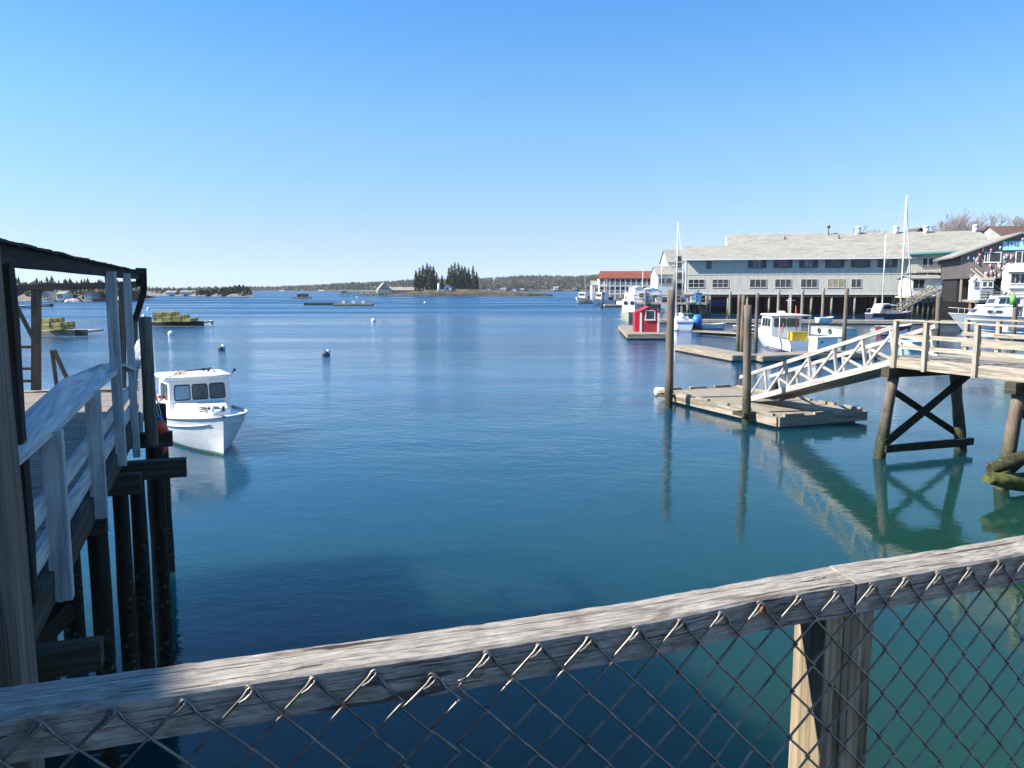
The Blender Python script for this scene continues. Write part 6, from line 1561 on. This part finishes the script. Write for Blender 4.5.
# the island with two spruce groves
YI = 510
isl = shore('island_ground', [(366, 293.2, 520), (378, 291.6, 516), (392, 290.8, 512), (410, 290, 508), (430, 289, 505), (455, 289, 503), (475, 289.5, 500), (490, 290.5, 497), (505, 291.5, 492), (530, 292.0, 486), (548, 293.6, 482)], 510, 16, paint('island_turf', (.10, .09, .045), .95, .4, .2), jag=.5)
sh_ = shore('island_shore_rocks', [(360, 294.6, 514), (378, 292.9, 508), (400, 292.2, 504), (430, 291.4, 500), (455, 291.4, 497), (480, 291.4, 493), (505, 292.4, 487), (530, 292.9, 481), (552, 294.6, 478)], 505, 9, M['weed'], jag=.9)
for i, (u, vt, dy, r_) in enumerate(((416, 269.5, 2, 1.9), (419.5, 267, 6, 1.9), (423, 264.5, 3, 2.4), (427, 262.2, 5, 2.6), (430, 264.2, 2, 2.5), (433.5, 265.5, 6, 2.3), (436.5, 272, 3, 1.6),
        (449, 267, 8, 2.0), (451.5, 264, 3, 2.3), (455, 261, 6, 2.2), (458.5, 262.2, 3, 2.2), (462, 265, 7, 2.3), (465, 265.8, 4, 2.3), (468.5, 267, 7, 2.0), (473, 265, 3, 1.9), (476.5, 271, 5, 1.5), (442, 274.5, 9, 1.3))):
    p = Q(u, vt, YI + dy); g = i < 7
    spruce(p.x, p.y, 2.6, p.z - 2.6, r_, 80 + i, 'dark spruce in the left grove on the island' if g else 'dark spruce in the right grove on the island' if i < 16 else 'small lone spruce between the two island groves', 'spruces of the left island grove' if g else 'spruces of the right island grove', 1.0)
gable_house('island_house', 'white gabled cottage between the two spruce groves of the island', 443.5, 451.5, 288, 284.2, 292.4, 506, 5, 'whiteside', 'roofg', False, 0, ((447.4, 288.7, 1.2, 1.4),))
gable_house('island_cottage', 'long low grey cottage right of the white island cottage', 452, 468, 289.3, 286.3, 292.2, 512, 6, 'greyside', 'roofg', True, 0, ((456, 290.3, 1, 1), (463, 290.3, 1, 1)))
t = thing('lighthouse', 'slim white tower beside the white island cottage', 'tower', (Q(438.7, 290, 505).x, 505, 2)); x = t.location.x
MB().tube([(x, 505, 2), (x, 505, angz(283.2, 505))], [.95, .62], 10).build('tower', M['white'], t); MB().tube([(x, 505, angz(283.2, 505)), (x, 505, angz(281.8, 505))], [.5, .5], 10).tube([(x, 505, angz(281.8, 505)), (x, 505, angz(280.8, 505))], [.7, .05], 10).build('lantern', M['slate'], t)
gable_house('gabled_hall', 'grey house with a steep sunlit gable on the wharf left of the island', 378, 389, 290, 282.8, 293.6, 508, 9, 'greyside', 'roofg', False, .3, ((383, 289, 1.2, 1.6),), ridge_u=384)
gable_house('long_hall', 'long low grey building stretching from the steep gable to the island trees', 389, 414, 290, 287.2, 293.6, 512, 7, 'greyside', 'roofg', True, 0, ((393, 291, 1.2, 1.2), (399, 291, 1.2, 1.2), (405, 291, 1.2, 1.2), (411, 291, 1.2, 1.2)))
t = thing('island_wharf', 'pale timber wharf on many legs left of the island', 'wharf', (Q(360, 295, 495).x, 495, 0))
zz = angz(292.2, 495); p, q = Q(341, 292.2, 495), Q(392, 292.2, 495)
mb = MB(); mb.bar(p, q, 6, .5); mb.build('deck', M['farwood'], t)
for i in range(17): s = p.lerp(q, i / 16); mb = MB(); mb.bar(Vector((s.x, s.y - 2.8, -1)), Vector((s.x, s.y - 2.8, zz)), .5, .5); mb.build('piling', M['farwood'], t)
for i in range(8): s = p.lerp(q, i / 8); e = p.lerp(q, (i + 1) / 8); mb = MB(); mb.bar(Vector((s.x, s.y - 2.8, .4)), Vector((e.x, e.y - 2.8, zz - .3)), .25, .35); mb.build('brace', M['beam'], t)
mb = MB(); mb.bar(p + Vector((0, -2.8, 1.1)), q + Vector((0, -2.8, 1.1)), .2, .25); mb.build('rail', M['offwhite'], t)
gable_house('wharf_hut', 'small pale hut at the outer end of the island wharf', 341, 347, 292.0, 290.3, 294, 492, 4, 'whiteside', 'roofg', False, 0, ())
for u0, u1, v, lab, mt in ((305, 336, 303.6, 'dark low mooring float in open water left of the island', 'beam'), (334, 373, 304.2, 'pale low mooring float beside the darker one left of the island', 'float'), (292, 311, 297.6, 'brownish float piled with gear, farthest out left of the island', 'float')):
    p, q = P(u0, v, .4), P(u1, v, .4); t = thing('mooring_float', lab, 'float', (p + q) / 2, 0, 'floats left of the island')
    MB().bar(p, q, 3, .5).build('deck', M[mt], t); MB().bar(p - Z * .4, q - Z * .4, 2.5, .5).build('flotation', M['black'], t)
    if u0 == 292: MB().bar(p.lerp(q, .3) + Z * 1.0, p.lerp(q, .85) + Z * 1.0, 2, 1.5, seg=6, jit=.4).build('gear', M['beam'], t)
    if u0 == 334:
        for s in (.25, .5, .75): c = p.lerp(q, s); MB().bar(c + Z * .25, c + Z * .9, .9, .7).build('bollard', M['offwhite'], t)
# houses on the far shores
rr = random.Random(8)
for i, (u, v, y, w_, nm_) in enumerate(((488, 289.3, 1195, 9, 'white'), (503, 288.8, 1205, 12, 'cream'), (514, 289.2, 1215, 9, 'white'), (522, 289.6, 1225, 8, 'grey'), (262, 291.2, 1440, 10, 'white'), (281, 291.2, 1400, 9, 'white'), (301, 290.8, 1360, 10, 'cream'), (321, 291, 1330, 11, 'white'), (345, 291, 1270, 9, 'grey'), (556, 287.8, 1245, 9, 'white'), (575, 287.6, 1250, 8, 'grey'))):
    gable_house('far_house', {'white': 'white', 'cream': 'cream', 'grey': 'grey'}[nm_] + ' house on the far wooded shore, ' + ('left' if u < 400 else 'right') + ' of the island' , u - w_ / 4, u + w_ / 4, v, v - 1.2, v + 2.0, y, 12, 'greyside' if nm_ == 'grey' else 'whiteside', 'roofg', bool(i % 2), 0, ())['group'] = 'houses on the far wooded shore ' + ('left' if u < 400 else 'right')
for i, (u, v, lab, wl, rf) in enumerate(((46, 297, 'grey house at the water, leftmost behind the boardwalk frame', 'greyside', 'roofg'), (60, 296.5, 'white house by a pale boulder on the left shore', 'whiteside', 'roofg'), (88, 296, 'brown-roofed house among trees on the left shore', 'greyside', 'roofbrown'))):
    gable_house('shore_house', lab, u - 4, u + 4, v - 2.5, v - 5, v + 3.5, 296, 6, wl, rf, bool(i % 2), 0, ((u - 1.5, v, 1, 1.1), (u + 1.5, v, 1, 1.1)))
for i, (u, v, rd, lab) in enumerate(((66, 300.4, 2.6, 'long pale ledge at the foot of the left shore'), (73, 300.8, 1.9, 'small tilted pale boulder right of the long ledge'), (91, 299.6, 2.0, 'pale yellow boulder among the left shore trees'), (25, 300, 2.2, 'pale boulder by the left end of the far shore'))):
    p = P(u, v + 1, 0); mb = MB(); mb.ball((0, 0, 0), 1, 12, 8)
    mb.v = [Vector((a.x * rd * 1.5, a.y * rd, a.z * rd * .6)) * (1 + .35 * noise.noise(a * 1.7 + Vector((i * 7, 0, 0)))) + p for a in mb.v]
    mb.sm = [False] * len(mb.f); tag(mb.build('boulder', paint('pale_granite', (.48, .45, .4), .9, .2, .6)), lab, 'boulder')
for i, (u0, u1, v, hd) in enumerate(((163, 178, 293.2, 3), (178, 196, 292.8, 3.4), (196, 212, 293, 2.8))):
    gable_house('point_house', ('leftmost', 'middle', 'rightmost')[i] + ' of the three low pale houses on the low point', u0 + 2, u1 - 3, v - .8, v - 2.2, v + 1.5, 512 - i * 10, 8, 'whiteside', 'roofg', True, 0, ())
# lobster-trap floats
M['trap'] = siding_mat('lobster_trap_wire', (.60, .52, .12), .16, True, (.40, .45, .09), dark=.35)
M['trap2'] = siding_mat('brown_trap_wire', (.55, .42, .13), .16, True, (.35, .24, .1), dark=.35)
def trap_float(u0, u1, v, tu0, tu1, rows, name_lab, grp, lab, pale=True):
    p, q = P(u0, v, .5), P(u1, v, .5); t = thing('trap_float', name_lab, 'float', (p + q) / 2)
    MB().bar(p + Vector((0, 1.5, 0)), q + Vector((0, 1.5, 0)), 3.4, .18).build('deck', M['farwood' if pale else 'float'], t)
    MB().bar(p + Vector((0, -.2, -.2)), q + Vector((0, -.2, -.2)), .15, .5).build('side_timber', M['farwood' if pale else 'beam'], t)
    e = q + (p - q) * .22; MB().bar(e + Vector((0, -.3, -.1)), q + Vector((.1, -.3, -.1)), .16, .6).build('tyre_bumper', M['black'], t)
    a, b = P(tu0, v, .6), P(tu1, v, .6); n = max(2, int((b - a).length / 1.18)); rr = random.Random(u0)
    proto = None
    for i in range(n):
        for yy in (0.6, 1.6, 2.6):
            for k in range(rows if i < n - 2 else max(1, rows - (i - n + 3))):
                c = a.lerp(b, (i + .5) / n) + Vector((rr.uniform(-.05, .05), yy, .12 + k * .40))
                if proto is None or (i + k) % 5 == 0:
                    tr = thing('lobster_trap', lab, 'lobster trap', c, 0, grp)
                    mb = MB(); mb.box((0, 0, .19), (1.1, .85, .36)); mb.build('cage', M['trap' if (i + k) % 2 else 'trap2'], tr, local=True)
                    mb = MB()
                    for x in (-.55, .55):
                        for z in (.01, .37): mb.bar((x, -.43, z), (x, .43, z), .03, .03)
                    mb.build('frame', M['teal' if False else 'beam'], tr, local=True)
                    if proto is None: proto = tr
                else:
                    tr = proto.copy(); col.objects.link(tr); tr.location = c
                    for ch in list(proto.children): cc = ch.copy(); col.objects.link(cc); cc.parent = tr
                tr.rotation_euler.z = rr.uniform(-.12, .12)
trap_float(38, 88, 331.5, 38, 60, 4, 'pale float stacked with lobster traps seen through the canopy frame', 'lobster traps on the nearer float', 'yellow-green lobster trap stacked on the pale float behind the boardwalk frame')
trap_float(152, 204, 322.5, 152, 190, 3, 'dark float stacked with lobster traps out beyond the moored lobster boat', 'lobster traps on the farther float', 'yellow-brown lobster trap stacked on the dark float beyond the moored boat', False)
# mooring buoys
for i, (u, v, r_, lab, mt) in enumerate(((326, 355.5, .30, 'dark half-sunk mooring buoy nearest the middle of the harbour', 'slate'), (221.5, 350, .30, 'dark mooring buoy with a white top above the moored boat', 'slate'), (171, 334.8, .32, 'white mooring buoy just above the boat antenna tip', 'white'), (211.5, 323, .33, 'white mooring buoy off the end of the dark trap float', 'white'), (373.5, 321.5, .36, 'white mooring buoy alone in the channel towards the island', 'white'), (148.5, 309.5, .36, 'small white buoy beside the canopy knee brace', 'white'), (144, 316.8, .34, 'small white buoy close to the left end of the dark trap float', 'white'), (425, 303, .4, 'tiny white buoy in front of the island', 'white'), (357, 297.3, .5, 'tiny white buoy by the island wharf', 'white'))):
    p = P(u, v, 0); t = thing('mooring_buoy', lab, 'buoy', p, 0, 'mooring buoys in the bay')
    MB().ball((0, 0, .12), r_ if i else r_ * 1.05, 14, 9).build('ball', M[mt], t, local=True)
    if mt == 'slate': MB().ball((.12, 0, .12 + r_ * .35), r_ * .75, 12, 8).build('cap', M['white'], t, local=True)
    else: MB().tube([(0, 0, r_), (0, 0, r_ + .2)], .04, 6).build('eye', M['black'], t, local=True)
# small boats far off
for i, (u, v, L_, hd, lab) in enumerate(((583, 303.5, 11, (-.5, -1), 'fishing boat with a tall mast, leftmost by the red-roofed hotel'), (595, 303, 10, (-.6, -1), 'white fishing boat close left of the grey boathouse'), (611, 302.2, 9, (-.4, -1), 'white motor boat in front of the grey boathouse'), (622, 302.5, 9, (-.4, -1), 'white motor boat tied up before the red-roofed hotel'), (652, 302, 9, (-1, -.2), 'white motor boat just behind the red shed roof'), (602, 305.5, 8, (-.8, -.6), 'small white boat beside the slanting dark channel marker'), (631, 306.5, 8, (.7, -.7), 'small white boat half hidden by the shed left of the red one'), (616, 304, 10, (.5, -1), 'white boat with a stubby mast moored below the middle of the hotel'), (643, 309, 8, (-.9, -.5), 'small white boat in the gap between the two white boat sheds'))):
    y0 = P(u, v, 0)
    bt_, s_ = boat('fishing_boat', lab, 'boat', y0, hd, L_, 3.3, 2.2, 1.6, 1.4, .5, h2, cockpit=.4)
    MB().loft([[Vector((x, y, 1.5)) for x, y in ((-1.5, -1.2), (1.6, -1.1), (1.6, 1.1), (-1.5, 1.2))], [Vector((x, y, 3.7)) for x, y in ((-1.4, -1.1), (1.1, -1.0), (1.1, 1.0), (-1.4, 1.1))]]).build('wheelhouse', M['white'], bt_, local=True)
    MB().bar((1.3, 0, 2.9), (1.42, 0, 2.9), 1.8, .8).build('window', M['glass'], bt_, local=True)
    hm = 9.5 if i == 0 else 5.5 + i % 2 * 2
    MB().tube([(-1.8, 0, 1.2), (-1.8, 0, hm)], .12, 6).tube([(-1.8, 0, hm * .8), (-4.2, 0, hm * .45)], .07, 5).build('mast', M['farwood'], bt_, local=True)
    MB().bar((-3.2, 0, 1.9), (-1.9, 0, 1.9), 2.3, .9, seg=3, jit=.2).build('gear', M['beam'], bt_, local=True)
t = thing('hotel_float', 'pale plank float lying in front of the motor boats by the hotel', 'float', P(622, 304.6, 0)); p, q = P(604, 305.2, .5), P(637, 305.2, .5)
MB().bar(p, q, 4, .4).build('deck', M['farwood'], t); MB().bar(p - Z * .4, q - Z * .4, 3.5, .4).build('flotation', M['black'], t)
p = P(601, 308, 0); t = thing('channel_marker', 'slanting dark blue channel marker standing in the water before the hotel', 'marker', p)
MB().tube([p - Z, p + Vector((.5, 0, 3.6))], [.35, .3], 8).build('post', M['slate'], t); MB().tube([p + Vector((.5, 0, 3.6)), p + Vector((.52, 0, 4.0))], [.5, .3], 8).build('top', M['slate'], t)
p = P(118, 303, 0); bt_, s_ = boat('fishing_boat', 'small dark boat with a white cabin in the gap left of the tall railing post', 'boat', p, (1, -.1), 7, 2.4, 1.2, .9, .8, .3, hull_mat('dark_boat_hull', (.08, .09, .1), (.1, .1, .1), (.05, .05, .05)), cockpit=.5)
MB().loft([[Vector((x, y, .9)) for x, y in ((-.5, -.9), (1.2, -.8), (1.2, .8), (-.5, .9))], [Vector((x, y, 2.2)) for x, y in ((-.5, -.8), (.9, -.7), (.9, .7), (-.5, .8))]]).build('wheelhouse', M['white'], bt_, local=True)
p = P(27, 308, 0); boat('rowing_boat', 'low dark boat between the canopy post and the timber frame', 'boat', p, (1, 0), 5, 1.8, .8, .6, .6, .2, hull_mat('dark_boat_hull', (.08, .09, .1), (.1, .1, .1), (.05, .05, .05)), cockpit=.8)
p = P(45, 306.5, 0); boat('rowing_boat', 'low dark boat right of the timber frame upright', 'boat', p, (1, .1), 5, 1.8, .9, .6, .6, .2, hull_mat('dark_boat_hull', (.08, .09, .1), (.1, .1, .1), (.05, .05, .05)), cockpit=.8)

# thin air between here and the far shore
hz = MB(); hz.bar((0, -58, 34), (0, 3600, 34), 5200, 75)
hm = bpy.data.materials.new('haze'); hm.use_nodes = True; hn = hm.node_tree
for n in list(hn.nodes): hn.nodes.remove(n)
ho = hn.nodes.new('ShaderNodeOutputMaterial'); pv = hn.nodes.new('ShaderNodeVolumePrincipled')
pv.inputs['Color'].default_value = (.86, .91, 1, 1); pv.inputs['Density'].default_value = .00009
hn.links.new(pv.outputs[0], ho.inputs['Volume'])
hz = hz.build('haze', hm); hz['kind'] = 'stuff'
